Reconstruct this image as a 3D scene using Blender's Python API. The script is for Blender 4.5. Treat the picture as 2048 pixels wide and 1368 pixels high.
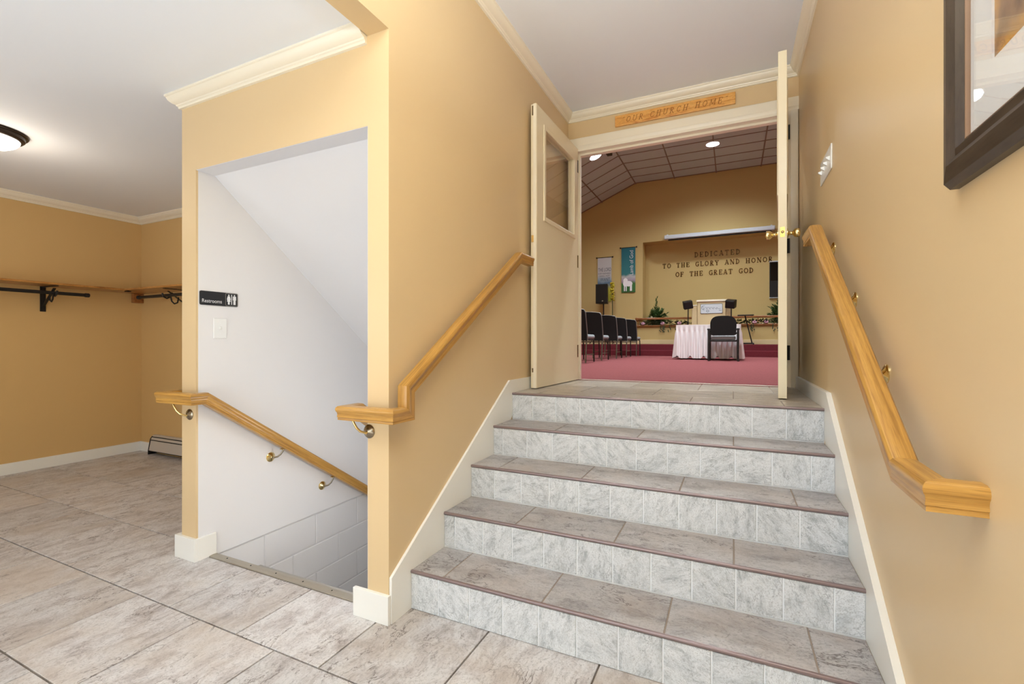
import bpy, bmesh, math, random
from mathutils import Vector, Matrix
random.seed(7)
for o in list(bpy.data.objects):
    bpy.data.objects.remove(o)
SC = bpy.context.scene
COL = SC.collection

# ------------------------------------------------------------------ camera
EYE = 1.23
FPX = 933.1
YAW = math.radians(25.267)
cam_d = bpy.data.cameras.new('camera')
cam_d.sensor_width = 36.0
cam_d.lens = FPX / 2048 * 36.0
cam_d.clip_start = 0.02
cam = bpy.data.objects.new('camera', cam_d)
cam.location = (0, 0, EYE)
cam.rotation_euler = (math.radians(90), 0, YAW)
COL.objects.link(cam)
SC.camera = cam

# ------------------------------------------------------------------ world, light, exposure
SC.view_settings.view_transform = 'Standard'
SC.view_settings.look = 'None'
SC.view_settings.gamma = 1.0
SC.view_settings.use_curve_mapping = False
SC.view_settings.exposure = 0.45
w = bpy.data.worlds.new('world')
SC.world = w
w.use_nodes = True
w.node_tree.nodes['Background'].inputs[0].default_value = (0.86, 0.93, 1.0, 1)
w.node_tree.nodes['Background'].inputs[1].default_value = 1.5


def area(name, loc, rot, sx, sy, power, color=(1, 1, 1), shape='RECTANGLE', spread=180):
    d = bpy.data.lights.new(name, 'AREA')
    d.shape = shape
    d.size = sx
    d.size_y = sy
    d.energy = power
    d.color = color
    d.spread = math.radians(spread)
    o = bpy.data.objects.new(name, d)
    o.location = loc
    o.rotation_euler = rot
    COL.objects.link(o)
    return o


R90 = math.pi / 2
# daylight entering through the glazed entrance behind the camera
area('daylight_entrance', (-1.4, -1.66, 1.16), (R90 + .42, 0, 0), 2.2, 2.05, 32, (0.74, 0.89, 1.0))
# added sunlight, steep through the glass doors; its floor bounce lifts the ceilings
sd = bpy.data.lights.new('bounce_sun', 'SUN')
sd.energy = 19
sd.angle = math.radians(1.5)
sd.color = (.95, .975, 1)
so = bpy.data.objects.new('bounce_sun', sd)
so.rotation_euler = (math.radians(30), 0, 0)
so.location = (-1, -4, 6)
COL.objects.link(so)
# daylight through the side window of the coat room wall behind the camera
area('daylight_window', (-4.2, -1.62, 1.55), (R90 + .3, 0, 0), 1.3, 1.1, 12, (0.76, 0.89, 1.0))

# ------------------------------------------------------------------ helpers
def lin(c):
    return tuple((x / 255 / 12.92) if x / 255 <= 0.04045 else ((x / 255 + 0.055) / 1.055) ** 2.4 for x in c) + (1,)


def px(u, v):
    """direction of a photo pixel (2048x1368 frame)"""
    x = (u - 1024) / FPX
    z = -(v - 684) / FPX
    c, s = math.cos(YAW), -math.sin(YAW)
    return Vector((x * c + s, -x * s + c, z))


def onY(u, v, Y):
    d = px(u, v)
    p = d * (Y / d.y)
    return Vector((p.x, p.y, p.z + EYE))


def tag(o, label=None, cat=None, group=None, kind=None):
    if label: o['label'] = label
    if cat: o['category'] = cat
    if group: o['group'] = group
    if kind: o['kind'] = kind
    return o


def empty(name, loc, label=None, cat=None, group=None, kind=None, rz=0):
    o = bpy.data.objects.new(name, None)
    o.empty_display_size = 0.1
    o.location = loc
    o.rotation_euler = (0, 0, rz)
    COL.objects.link(o)
    return tag(o, label, cat, group, kind)


def wloc(o):
    v = Vector(o.location)
    while o.parent:
        o = o.parent
        v = v + Vector(o.location)
    return v


class MB:
    def __init__(self):
        self.v, self.f, self.uv = [], [], {}

    def add(self, vs, fs):
        b = len(self.v)
        self.v += [tuple(x) for x in vs]
        self.f += [tuple(b + i for i in f) for f in fs]
        return self

    def box(self, x0, x1, y0, y1, z0, z1):
        vs = [(x, y, z) for z in (z0, z1) for y in (y0, y1) for x in (x0, x1)]
        return self.add(vs, [(0, 2, 3, 1), (4, 5, 7, 6), (0, 1, 5, 4), (2, 6, 7, 3), (0, 4, 6, 2), (1, 3, 7, 5)])

    def cbox(self, x0, x1, y0, y1, z0, z1, c=.004):
        """box with chamfered edges"""
        bm = bmesh.new()
        r = bmesh.ops.create_cube(bm, size=1)
        for v in bm.verts:
            v.co = Vector(((x0 + x1) / 2 + v.co.x * (x1 - x0), (y0 + y1) / 2 + v.co.y * (y1 - y0), (z0 + z1) / 2 + v.co.z * (z1 - z0)))
        bmesh.ops.bevel(bm, geom=bm.edges[:], offset=c, segments=2, affect='EDGES', profile=.5)
        bm.verts.index_update()
        self.add([v.co[:] for v in bm.verts], [[v.index for v in f.verts] for f in bm.faces])
        bm.free()
        return self

    def prism(self, poly, axis, lo, hi):
        """poly in the two other axes (cyclic order), extruded along axis"""
        n = len(poly)
        a2 = sum(poly[i][0] * poly[(i + 1) % n][1] - poly[(i + 1) % n][0] * poly[i][1] for i in range(n))
        if a2 < 0: poly = poly[::-1]
        def mk(p, t):
            if axis == 0: return (t, p[0], p[1])
            if axis == 1: return (p[0], t, p[1])
            return (p[0], p[1], t)
        vs = [mk(p, lo) for p in poly] + [mk(p, hi) for p in poly]
        fs = [tuple(range(n))[::-1], tuple(range(n, 2 * n))] + [(i, (i + 1) % n, n + (i + 1) % n, n + i) for i in range(n)]
        if axis == 1: fs = [f[::-1] for f in fs]
        return self.add(vs, fs)

    def lathe(self, prof, center, axis='Z', n=24, a0=0, a1=2 * math.pi):
        """prof: list of (r, h)"""
        c = Vector(center)
        vs, fs = [], []
        for r, h in prof:
            for k in range(n):
                a = 2 * math.pi * k / n
                p = Vector((r * math.cos(a), r * math.sin(a), h))
                if axis == 'X': p = Vector((p.z, p.x, p.y))
                elif axis == '-X': p = Vector((-p.z, -p.x, p.y))
                elif axis == 'Y': p = Vector((p.y, p.z, p.x))
                elif axis == '-Y': p = Vector((-p.y, -p.z, p.x))
                elif axis == '-Z': p = Vector((p.x, -p.y, -p.z))
                vs.append(c + p)
        for i in range(len(prof) - 1):
            for k in range(n):
                k2 = (k + 1) % n
                fs.append((i * n + k, i * n + k2, (i + 1) * n + k2, (i + 1) * n + k))
        fs.append(tuple(range(n))[::-1])
        fs.append(tuple(range((len(prof) - 1) * n, len(prof) * n)))
        return self.add(vs, fs)

    def tube(self, pts, r, n=8, close=True):
        pts = [Vector(p) for p in pts]
        rr = r if isinstance(r, (list, tuple)) else [r] * len(pts)
        vs, fs = [], []
        d0 = (pts[1] - pts[0]).normalized()
        u = d0.orthogonal().normalized()
        for i, p in enumerate(pts):
            if i == 0: d = pts[1] - pts[0]
            elif i == len(pts) - 1: d = pts[-1] - pts[-2]
            else: d = (pts[i + 1] - pts[i]).normalized() + (pts[i] - pts[i - 1]).normalized()
            d = d.normalized()
            u = (u - d * u.dot(d)).normalized()
            w_ = d.cross(u)
            for k in range(n):
                a = 2 * math.pi * k / n
                vs.append(p + (u * math.cos(a) + w_ * math.sin(a)) * rr[i])
        for i in range(len(pts) - 1):
            for k in range(n):
                k2 = (k + 1) % n
                fs.append((i * n + k, i * n + k2, (i + 1) * n + k2, (i + 1) * n + k))
        fs.append(tuple(range(n))[::-1])
        fs.append(tuple(range((len(pts) - 1) * n, len(pts) * n)))
        return self.add(vs, fs)

    def ribbon(self, pts, wd, origin, ex, ez, en, depth):
        """flat polyline stroke in plane (ex, ez), extruded along en by depth"""
        pts = [Vector((p[0], p[1])) for p in pts]
        L, Rr = [], []
        for i, p in enumerate(pts):
            if i == 0: d = pts[1] - pts[0]
            elif i == len(pts) - 1: d = pts[-1] - pts[-2]
            else: d = (pts[i + 1] - pts[i]).normalized() + (pts[i] - pts[i - 1]).normalized()
            d = d.normalized() if d.length > 1e-9 else Vector((1, 0))
            nn = Vector((-d.y, d.x)) * (wd / 2)
            L.append(p + nn)
            Rr.append(p - nn)
        o, ex, ez, en = Vector(origin), Vector(ex), Vector(ez), Vector(en)
        T = lambda q, t: o + ex * q.x + ez * q.y + en * t
        n = len(pts)
        vs = [T(q, depth) for q in L] + [T(q, depth) for q in Rr] + [T(q, 0) for q in L] + [T(q, 0) for q in Rr]
        fs = []
        for i in range(n - 1):
            fs += [(i, n + i, n + i + 1, i + 1), (2 * n + i, i, i + 1, 2 * n + i + 1), (n + i, 3 * n + i, 3 * n + i + 1, n + i + 1)]
        fs += [(0, 2 * n, 3 * n, n), (n - 1, 2 * n - 1, 4 * n - 1, 3 * n - 1)]
        return self.add(vs, fs)

    def build(self, name, mat, parent=None, smooth=None, label=None, cat=None, group=None, kind=None, local=False, fix=True):
        me = bpy.data.meshes.new(name)
        V = [Vector(p) for p in self.v]
        lo = Vector((min(p.x for p in V), min(p.y for p in V), min(p.z for p in V)))
        hi = Vector((max(p.x for p in V), max(p.y for p in V), max(p.z for p in V)))
        c = (lo + hi) / 2
        me.from_pydata([tuple(p - c) for p in V], [], self.f)
        if self.uv:
            ul = me.uv_layers.new(name='UVMap')
            for pi, poly in enumerate(me.polygons):
                if pi in self.uv:
                    for li, uvc in zip(poly.loop_indices, self.uv[pi]):
                        ul.data[li].uv = uvc
        if fix:
            bm = bmesh.new()
            bm.from_mesh(me)
            bmesh.ops.recalc_face_normals(bm, faces=bm.faces[:])
            bm.to_mesh(me)
            bm.free()
        me.materials.append(mat)
        if smooth:
            for p in me.polygons: p.use_smooth = True
            me.set_sharp_from_angle(angle=math.radians(smooth))
        o = bpy.data.objects.new(name, me)
        COL.objects.link(o)
        if parent is not None:
            o.parent = parent
            o.location = c if local else c - wloc(parent)
        else:
            o.location = c
        return tag(o, label, cat, group, kind)


def sweep(mb, prof, pts, up=(0, 0, 1), segs=None):
    """sweep closed profile [(side, up)] along a polyline with mitred joints; returns nothing, adds to mb with uv.
    side axis = dir x up of the first segment (right hand side)"""
    pts = [Vector(p) for p in pts]
    ds = [(pts[i + 1] - pts[i]).normalized() for i in range(len(pts) - 1)]
    U = Vector(up)
    U = (U - ds[0] * U.dot(ds[0])).normalized()
    frames = [(ds[0].cross(U), U)]
    for i in range(1, len(ds)):
        q = ds[i - 1].rotation_difference(ds[i])
        S, U0 = frames[-1]
        frames.append((q @ S, q @ U0))
    n = len(prof)
    per = [0]
    for i in range(n):
        a, b = prof[i], prof[(i + 1) % n]
        per.append(per[-1] + math.hypot(b[0] - a[0], b[1] - a[1]))
    rng = range(len(ds)) if segs is None else segs
    for i in rng:
        S, U0 = frames[i]
        d = ds[i]
        def ring(k):
            P = pts[k]
            if 0 < k < len(pts) - 1:
                nn = (ds[k - 1] + ds[k]).normalized()
            else:
                nn = d
            out = []
            for a, b in prof:
                q = P + S * a + U0 * b
                t = (P - q).dot(nn) / d.dot(nn)
                out.append(q + d * t)
            return out
        r0, r1 = ring(i), ring(i + 1)
        b = len(mb.f)
        mb.add(r0 + r1, [(k, (k + 1) % n, n + (k + 1) % n, n + k) for k in range(n)] + [tuple(range(n))[::-1], tuple(range(n, 2 * n))])
        off = random.random() * 20
        for k in range(n):
            l0a, l0b = (r0[k] - pts[i]).dot(d), (r0[(k + 1) % n] - pts[i]).dot(d)
            l1a, l1b = (r1[k] - pts[i]).dot(d), (r1[(k + 1) % n] - pts[i]).dot(d)
            mb.uv[b + k] = [(off + l0a, per[k]), (off + l0b, per[k + 1]), (off + l1b, per[k + 1]), (off + l1a, per[k])]
        mb.uv[b + n] = [(off + p[1], p[0]) for p in prof][::-1]
        mb.uv[b + n + 1] = [(off + p[1], p[0]) for p in prof]


# ------------------------------------------------------------------ materials
def mat(name, rgb, rough=.5, metal=0., spec=.5, bump=None, var=None, emis=None, coat=0):
    m = bpy.data.materials.new(name)
    m.use_nodes = True
    nt = m.node_tree
    b = nt.nodes['Principled BSDF']
    b.inputs['Base Color'].default_value = lin(rgb)
    b.inputs['Roughness'].default_value = rough
    b.inputs['Metallic'].default_value = metal
    b.inputs['Specular IOR Level'].default_value = spec
    if coat: b.inputs['Coat Weight'].default_value = coat
    if emis:
        b.inputs['Emission Color'].default_value = lin(emis[0])
        b.inputs['Emission Strength'].default_value = emis[1]
    tc = nt.nodes.new('ShaderNodeTexCoord')
    if var:
        # subtle tonal variation: (scale, amount)
        nz = nt.nodes.new('ShaderNodeTexNoise')
        nz.inputs['Scale'].default_value = var[0]
        nz.inputs['Detail'].default_value = 4
        nt.links.new(tc.outputs['Object'], nz.inputs['Vector'])
        mx = nt.nodes.new('ShaderNodeMix')
        mx.data_type = 'RGBA'
        c = lin(rgb)
        mx.inputs[6].default_value = tuple(x * (1 - var[1]) for x in c[:3]) + (1,)
        mx.inputs[7].default_value = tuple(min(1, x * (1 + var[1])) for x in c[:3]) + (1,)
        nt.links.new(nz.outputs['Fac'], mx.inputs[0])
        nt.links.new(mx.outputs[2], b.inputs['Base Color'])
    if bump:
        nz = nt.nodes.new('ShaderNodeTexNoise')
        nz.inputs['Scale'].default_value = bump[0]
        nz.inputs['Detail'].default_value = 3
        nt.links.new(tc.outputs['Object'], nz.inputs['Vector'])
        bp = nt.nodes.new('ShaderNodeBump')
        bp.inputs['Strength'].default_value = bump[1]
        bp.inputs['Distance'].default_value = bump[2]
        nt.links.new(nz.outputs['Fac'], bp.inputs['Height'])
        nt.links.new(bp.outputs[0], b.inputs['Normal'])
    return m


def N(nt, t, **kw):
    n = nt.nodes.new(t)
    for k, v in kw.items():
        setattr(n, k, v)
    return n


def ramp(nt, stops):
    r = nt.nodes.new('ShaderNodeValToRGB')
    e = r.color_ramp.elements
    while len(e) < len(stops): e.new(0.5)
    for i, (p, c) in enumerate(stops):
        e[i].position = p
        e[i].color = c if len(c) == 4 else lin(c)
    return r


def mixc(nt, fac, a, b, mode='MIX'):
    m = nt.nodes.new('ShaderNodeMix')
    m.data_type = 'RGBA'
    m.blend_type = mode
    for s, x in ((0, fac), (6, a), (7, b)):
        if isinstance(x, (int, float)): m.inputs[s].default_value = x
        elif isinstance(x, tuple): m.inputs[s].default_value = x
        else: nt.links.new(x, m.inputs[s])
    return m.outputs[2]


def stone(name, light, mid, dark, vein, stretch, rotate=False, rough=.42, scale=1., patch=None, bump=.15, tint=.1):
    """travertine-like tile: streaks, cloudy patches, thin dark cracks and pits; differs from tile to tile"""
    m = bpy.data.materials.new(name)
    m.use_nodes = True
    nt = m.node_tree
    b = nt.nodes['Principled BSDF']
    tc = N(nt, 'ShaderNodeTexCoord')
    oi = N(nt, 'ShaderNodeObjectInfo')
    rnd = N(nt, 'ShaderNodeMath', operation='MULTIPLY')
    rnd.inputs[1].default_value = 37.0
    nt.links.new(oi.outputs['Random'], rnd.inputs[0])
    src = tc.outputs['Object']
    if rotate:
        vr = N(nt, 'ShaderNodeVectorRotate', rotation_type='Y_AXIS')
        an = N(nt, 'ShaderNodeMath', operation='MULTIPLY')
        an.inputs[1].default_value = 40.0
        nt.links.new(oi.outputs['Random'], an.inputs[0])
        nt.links.new(src, vr.inputs['Vector'])
        nt.links.new(an.outputs[0], vr.inputs['Angle'])
        src = vr.outputs[0]
    ad = N(nt, 'ShaderNodeVectorMath', operation='ADD')
    nt.links.new(src, ad.inputs[0])
    nt.links.new(rnd.outputs[0], ad.inputs[1])
    mp = N(nt, 'ShaderNodeMapping')
    mp.inputs['Scale'].default_value = stretch
    nt.links.new(ad.outputs[0], mp.inputs['Vector'])
    # warp
    wn = N(nt, 'ShaderNodeTexNoise')
    wn.inputs['Scale'].default_value = 5 * scale
    wn.inputs['Detail'].default_value = 3
    nt.links.new(ad.outputs[0], wn.inputs['Vector'])
    wv = N(nt, 'ShaderNodeVectorMath', operation='SCALE')
    wv.inputs['Scale'].default_value = .22 / scale
    nt.links.new(wn.outputs['Color'], wv.inputs[0])
    wa = N(nt, 'ShaderNodeVectorMath', operation='ADD')
    nt.links.new(mp.outputs[0], wa.inputs[0])
    nt.links.new(wv.outputs[0], wa.inputs[1])

    def noise(sc, det, rgh=.6, vec=wa.outputs[0]):
        n = N(nt, 'ShaderNodeTexNoise')
        n.inputs['Scale'].default_value = sc * scale
        n.inputs['Detail'].default_value = det
        n.inputs['Roughness'].default_value = rgh
        nt.links.new(vec, n.inputs['Vector'])
        return n.outputs['Fac']
    big = noise(6.5, 9, .72)
    r1 = ramp(nt, [(.33, dark), (.45, mid), (.56, light), (.78, light)])
    nt.links.new(big, r1.inputs[0])
    col = r1.outputs[0]
    # fine streaks
    fine = noise(48, 8, .8)
    r2 = ramp(nt, [(.40, (.55, .54, .53, 1)), (.50, (1, 1, 1, 1)), (.66, (1, 1, 1, 1)), (.8, (1.0, 1.0, 1.0, 1))])
    nt.links.new(fine, r2.inputs[0])
    col = mixc(nt, .55, col, r2.outputs[0], 'MULTIPLY')
    # pits
    pit = noise(110, 5, .7, ad.outputs[0])
    r3 = ramp(nt, [(.36, (.5, .47, .45, 1)), (.46, (1, 1, 1, 1))])
    nt.links.new(pit, r3.inputs[0])
    col = mixc(nt, .6, col, r3.outputs[0], 'MULTIPLY')
    # patches of another hue
    if patch:
        pn = noise(2.2, 4, .6, ad.outputs[0])
        r4 = ramp(nt, [(.48, (0, 0, 0, 1)), (.66, (1, 1, 1, 1))])
        nt.links.new(pn, r4.inputs[0])
        ml = N(nt, 'ShaderNodeMath', operation='MULTIPLY')
        ml.inputs[1].default_value = .55
        nt.links.new(r4.outputs[0], ml.inputs[0])
        col = mixc(nt, ml.outputs[0], col, lin(patch))
    # thin cracks: ridge of a warped noise
    cn = noise(2.6, 6, .66)
    sb = N(nt, 'ShaderNodeMath', operation='SUBTRACT')
    sb.inputs[1].default_value = .5
    nt.links.new(cn, sb.inputs[0])
    ab = N(nt, 'ShaderNodeMath', operation='ABSOLUTE')
    nt.links.new(sb.outputs[0], ab.inputs[0])
    r5 = ramp(nt, [(.0, (1, 1, 1, 1)), (.004, (.7, .7, .7, 1)), (.010, (0, 0, 0, 1))])
    nt.links.new(ab.outputs[0], r5.inputs[0])
    gate = noise(3.5, 2, .5, ad.outputs[0])
    r6 = ramp(nt, [(.44, (0, 0, 0, 1)), (.56, (1, 1, 1, 1))])
    nt.links.new(gate, r6.inputs[0])
    gm = N(nt, 'ShaderNodeMath', operation='MULTIPLY')
    nt.links.new(r5.outputs[0], gm.inputs[0])
    nt.links.new(r6.outputs[0], gm.inputs[1])
    g2 = N(nt, 'ShaderNodeMath', operation='MULTIPLY')
    g2.inputs[1].default_value = .85
    nt.links.new(gm.outputs[0], g2.inputs[0])
    col = mixc(nt, g2.outputs[0], col, lin(vein))
    # tile-to-tile tone
    tr = N(nt, 'ShaderNodeMapRange')
    tr.inputs['To Min'].default_value = 1 - tint
    tr.inputs['To Max'].default_value = 1 + tint * .5
    nt.links.new(oi.outputs['Random'], tr.inputs['Value'])
    hs = N(nt, 'ShaderNodeHueSaturation')
    nt.links.new(tr.outputs[0], hs.inputs['Value'])
    nt.links.new(col, hs.inputs['Color'])
    nt.links.new(hs.outputs[0], b.inputs['Base Color'])
    b.inputs['Roughness'].default_value = rough
    b.inputs['Specular IOR Level'].default_value = .4
    bp = N(nt, 'ShaderNodeBump')
    bp.inputs['Strength'].default_value = bump
    bp.inputs['Distance'].default_value = .002
    nt.links.new(fine, bp.inputs['Height'])
    nt.links.new(bp.outputs[0], b.inputs['Normal'])
    return m


def wood(name, a, bcol, dark, use_uv=True, rough=.32, scale=(2.2, 34, 1), coat=.25, tint=.12):
    m = bpy.data.materials.new(name)
    m.use_nodes = True
    nt = m.node_tree
    b = nt.nodes['Principled BSDF']
    tc = N(nt, 'ShaderNodeTexCoord')
    oi = N(nt, 'ShaderNodeObjectInfo')
    mp = N(nt, 'ShaderNodeMapping')
    mp.inputs['Scale'].default_value = scale
    nt.links.new(tc.outputs['UV' if use_uv else 'Object'], mp.inputs['Vector'])
    n1 = N(nt, 'ShaderNodeTexNoise')
    n1.inputs['Scale'].default_value = 1.6
    n1.inputs['Detail'].default_value = 6
    n1.inputs['Distortion'].default_value = .6
    nt.links.new(mp.outputs[0], n1.inputs['Vector'])
    r = ramp(nt, [(.3, dark), (.46, a), (.62, bcol), (.8, bcol)])
    nt.links.new(n1.outputs['Fac'], r.inputs[0])
    n2 = N(nt, 'ShaderNodeTexNoise')
    n2.inputs['Scale'].default_value = 9
    n2.inputs['Detail'].default_value = 3
    nt.links.new(mp.outputs[0], n2.inputs['Vector'])
    r2 = ramp(nt, [(.36, (.62, .55, .5, 1)), (.48, (1, 1, 1, 1))])
    nt.links.new(n2.outputs['Fac'], r2.inputs[0])
    col = mixc(nt, .6, r.outputs[0], r2.outputs[0], 'MULTIPLY')
    tr = N(nt, 'ShaderNodeMapRange')
    tr.inputs['To Min'].default_value = 1 - tint
    tr.inputs['To Max'].default_value = 1 + tint
    nt.links.new(oi.outputs['Random'], tr.inputs['Value'])
    hs = N(nt, 'ShaderNodeHueSaturation')
    nt.links.new(tr.outputs[0], hs.inputs['Value'])
    nt.links.new(col, hs.inputs['Color'])
    nt.links.new(hs.outputs[0], b.inputs['Base Color'])
    b.inputs['Roughness'].default_value = rough
    b.inputs['Coat Weight'].default_value = coat
    b.inputs['Coat Roughness'].default_value = .2
    return m


def glass(name, tint=(1, 1, 1, 1), refl=.09):
    m = bpy.data.materials.new(name)
    m.use_nodes = True
    nt = m.node_tree
    nt.nodes.remove(nt.nodes['Principled BSDF'])
    out = nt.nodes['Material Output']
    t = N(nt, 'ShaderNodeBsdfTransparent')
    t.inputs[0].default_value = tint
    g = N(nt, 'ShaderNodeBsdfGlossy')
    g.inputs['Roughness'].default_value = .01
    # Schlick reflectance of a thin pane
    ge = N(nt, 'ShaderNodeNewGeometry')
    dp = N(nt, 'ShaderNodeVectorMath', operation='DOT_PRODUCT')
    nt.links.new(ge.outputs['Incoming'], dp.inputs[0])
    nt.links.new(ge.outputs['Normal'], dp.inputs[1])
    ab = N(nt, 'ShaderNodeMath', operation='ABSOLUTE')
    nt.links.new(dp.outputs['Value'], ab.inputs[0])
    om = N(nt, 'ShaderNodeMath', operation='SUBTRACT')
    om.inputs[0].default_value = 1
    nt.links.new(ab.outputs[0], om.inputs[1])
    pw = N(nt, 'ShaderNodeMath', operation='POWER')
    pw.inputs[1].default_value = 5
    nt.links.new(om.outputs[0], pw.inputs[0])
    ma = N(nt, 'ShaderNodeMath', operation='MULTIPLY_ADD')
    ma.inputs[1].default_value = .95
    ma.inputs[2].default_value = .05
    nt.links.new(pw.outputs[0], ma.inputs[0])
    mx = N(nt, 'ShaderNodeMixShader')
    nt.links.new(ma.outputs[0], mx.inputs[0])
    nt.links.new(t.outputs[0], mx.inputs[1])
    nt.links.new(g.outputs[0], mx.inputs[2])
    nt.links.new(mx.outputs[0], out.inputs[0])
    return m


M = {}
M['tan'] = mat('tan_wall_paint', (220, 193, 149), .34, spec=.35, bump=(260, .05, .001), var=(1.3, .02))
M['tan_dark'] = mat('gold_wall_paint', (214, 178, 120), .42, spec=.3, bump=(260, .05, .001), var=(1.3, .02))
M['white'] = mat('white_wall_paint', (232, 230, 230), .55, spec=.3, bump=(220, .04, .001), var=(1.2, .012))
M['block'] = mat('white_block_paint', (228, 226, 226), .45, spec=.4, bump=(120, .25, .002))
M['mortar'] = mat('painted_mortar', (218, 216, 216), .6, bump=(150, .2, .001))
M['ceil'] = mat('ceiling_paint', (240, 243, 247), .75, spec=.2, bump=(180, .06, .001))
M['trim'] = mat('cream_trim_paint', (243, 233, 211), .3, spec=.5, var=(3, .012))
M['trimw'] = mat('ivory_base_paint', (240, 238, 231), .3, spec=.5, var=(3, .012))
M['door'] = mat('cream_door_paint', (236, 222, 190), .28, spec=.5, var=(2, .015))
M['floor_tile'] = stone('beige_travertine_tile', (215, 211, 209), (198, 191, 188), (168, 159, 155), (104, 90, 84), (2.1, .9, 1), patch=(190, 175, 160))
M['tread_tile'] = stone('taupe_stair_tile', (186, 182, 181), (170, 165, 164), (140, 134, 133), (92, 83, 80), (.9, 1.8, 1), patch=(178, 164, 154))
M['landing_tile'] = stone('taupe_landing_tile', (192, 182, 170), (172, 160, 146), (138, 126, 114), (96, 86, 82), (.9, 3.0, 1), rough=.3)
M['riser_tile'] = stone('grey_riser_tile', (222, 224, 226), (206, 209, 211), (172, 176, 179), (140, 144, 147), (1.1, 1, 2.6), rotate=True, scale=2.0, rough=.38, tint=.05)
M['grout'] = mat('brown_grout', (150, 136, 124), .9, bump=(300, .3, .001))
M['grout_light'] = mat('white_grout', (240, 241, 242), .85, bump=(300, .3, .001))
M['nosing'] = mat('rose_bronze_nosing', (140, 122, 121), .33, metal=.45)
M['alu'] = mat('dull_aluminium', (176, 168, 154), .4, metal=.6, var=(20, .06))
M['oak'] = wood('honey_oak', (182, 134, 62), (195, 148, 73), (156, 110, 46), scale=(1.6, 60, 1))
M['oak_obj'] = wood('honey_oak_board', (196, 136, 66), (212, 154, 82), (160, 102, 44), use_uv=False, scale=(2, 30, 30))
M['sign_wood'] = wood('carved_sign_wood', (232, 168, 84), (240, 182, 100), (206, 132, 56), use_uv=False, scale=(5, 20, 40), tint=0)
M['carve'] = mat('carved_letter_shade_colour', (168, 108, 46), .7)  # darker colour stands in for the shade inside the carved strokes
M['shelf'] = wood('coat_shelf_wood', (178, 124, 62), (192, 138, 74), (148, 96, 44), use_uv=False, scale=(6, 6, 20))
M['brass'] = mat('polished_brass', (230, 206, 146), .14, metal=1.)
M['steelb'] = mat('dark_nickel', (150, 138, 118), .18, metal=1.)
M['black'] = mat('black_metal', (26, 24, 24), .45, spec=.4)
M['blackp'] = mat('black_plastic', (10, 10, 12), .4)
M['signblack'] = mat('sign_black', (32, 31, 33), .35, bump=(500, .1, .0005))
M['signwhite'] = mat('sign_white', (236, 236, 236), .5)
M['plate'] = mat('switch_plate', (240, 240, 238), .25)
M['frame'] = wood('espresso_frame', (58, 47, 39), (68, 57, 48), (44, 35, 29), scale=(2, 20, 1), rough=.38, coat=.1, tint=0)
M['matboard'] = mat('white_mat_board', (240, 240, 238), .8, bump=(400, .05, .0005))
M['fillet'] = mat('bronze_fillet', (150, 122, 100), .35, metal=.6)
M['bronze'] = mat('oil_rubbed_bronze', (62, 52, 44), .35, metal=.7)
M['dome'] = mat('lamp_glass', (255, 250, 240), .3, emis=((255, 246, 230), 5.0))
M['heater'] = mat('heater_enamel', (196, 186, 174), .4, spec=.5)
M['dark'] = mat('dark_recess', (18, 16, 15), .7)
M['glass'] = glass('clear_glass')
M['carpet'] = mat('rose_carpet', (144, 82, 84), .95, spec=.1, bump=(240, .8, .004), var=(70, .34))
M['carpet_dk'] = mat('maroon_step_carpet', (112, 46, 54), .95, spec=.1, bump=(240, .8, .004), var=(70, .34))
M['stan'] = mat('sanctuary_wall_paint', (205, 180, 122), .55, spec=.25, bump=(260, .05, .001))
M['ctile'] = mat('ceiling_panel', (200, 208, 205), .9, spec=.1, bump=(90, .3, .002), var=(60, .03))
M['cgrid'] = mat('ceiling_grid', (134, 118, 106), .6)
M['lightdisc'] = mat('recessed_lamp_lens', (255, 255, 255), .4, emis=((244, 250, 255), 9.0))
M['white_plastic'] = mat('white_plastic', (238, 238, 238), .35)
M['letter'] = mat('dark_bronze_letters', (112, 84, 50), .25, metal=.8)
M['chairfab'] = mat('black_chair_fabric', (13, 12, 13), .85, bump=(300, .4, .002))
M['seatgrey'] = mat('grey_seat_fabric', (150, 156, 160), .9, bump=(300, .4, .002))
M['piping'] = mat('silver_piping', (150, 146, 142), .4, metal=.4)
M['chrome'] = mat('grey_steel_frame', (120, 118, 116), .25, metal=.9)
M['cloth'] = mat('white_table_cloth', (244, 240, 242), .7, spec=.2, bump=(60, .1, .002))
M['screenbar'] = mat('screen_housing', (208, 214, 222), .4)
M['tv'] = mat('tv_screen', (6, 6, 8), .12)
M['leaf'] = mat('artificial_leaf', (62, 92, 42), .5, var=(9, .45))
M['leafd'] = mat('dark_leaf', (40, 58, 32), .5, var=(9, .4))
M['pink'] = mat('pink_blossom', (206, 156, 176), .7, var=(30, .2))
M['cream_fl'] = mat('cream_blossom', (214, 206, 170), .7)
M['yellow_fl'] = mat('yellow_blossom', (196, 176, 40), .7, var=(30, .2))
M['pulpit'] = mat('pulpit_cream', (226, 206, 160), .4, spec=.4)
M['plaque'] = mat('plaque_silver', (214, 220, 226), .35)
M['plaque_ink'] = mat('plaque_ink', (120, 132, 148), .5)
M['railwood'] = wood('altar_rail_wood', (150, 92, 42), (164, 104, 52), (120, 70, 30), use_uv=False, scale=(2, 20, 20))
M['teal'] = None
M['concrete'] = mat('lower_step_concrete', (170, 166, 160), .8)
M['ground'] = mat('outdoor_concrete', (190, 188, 184), .9)

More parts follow.
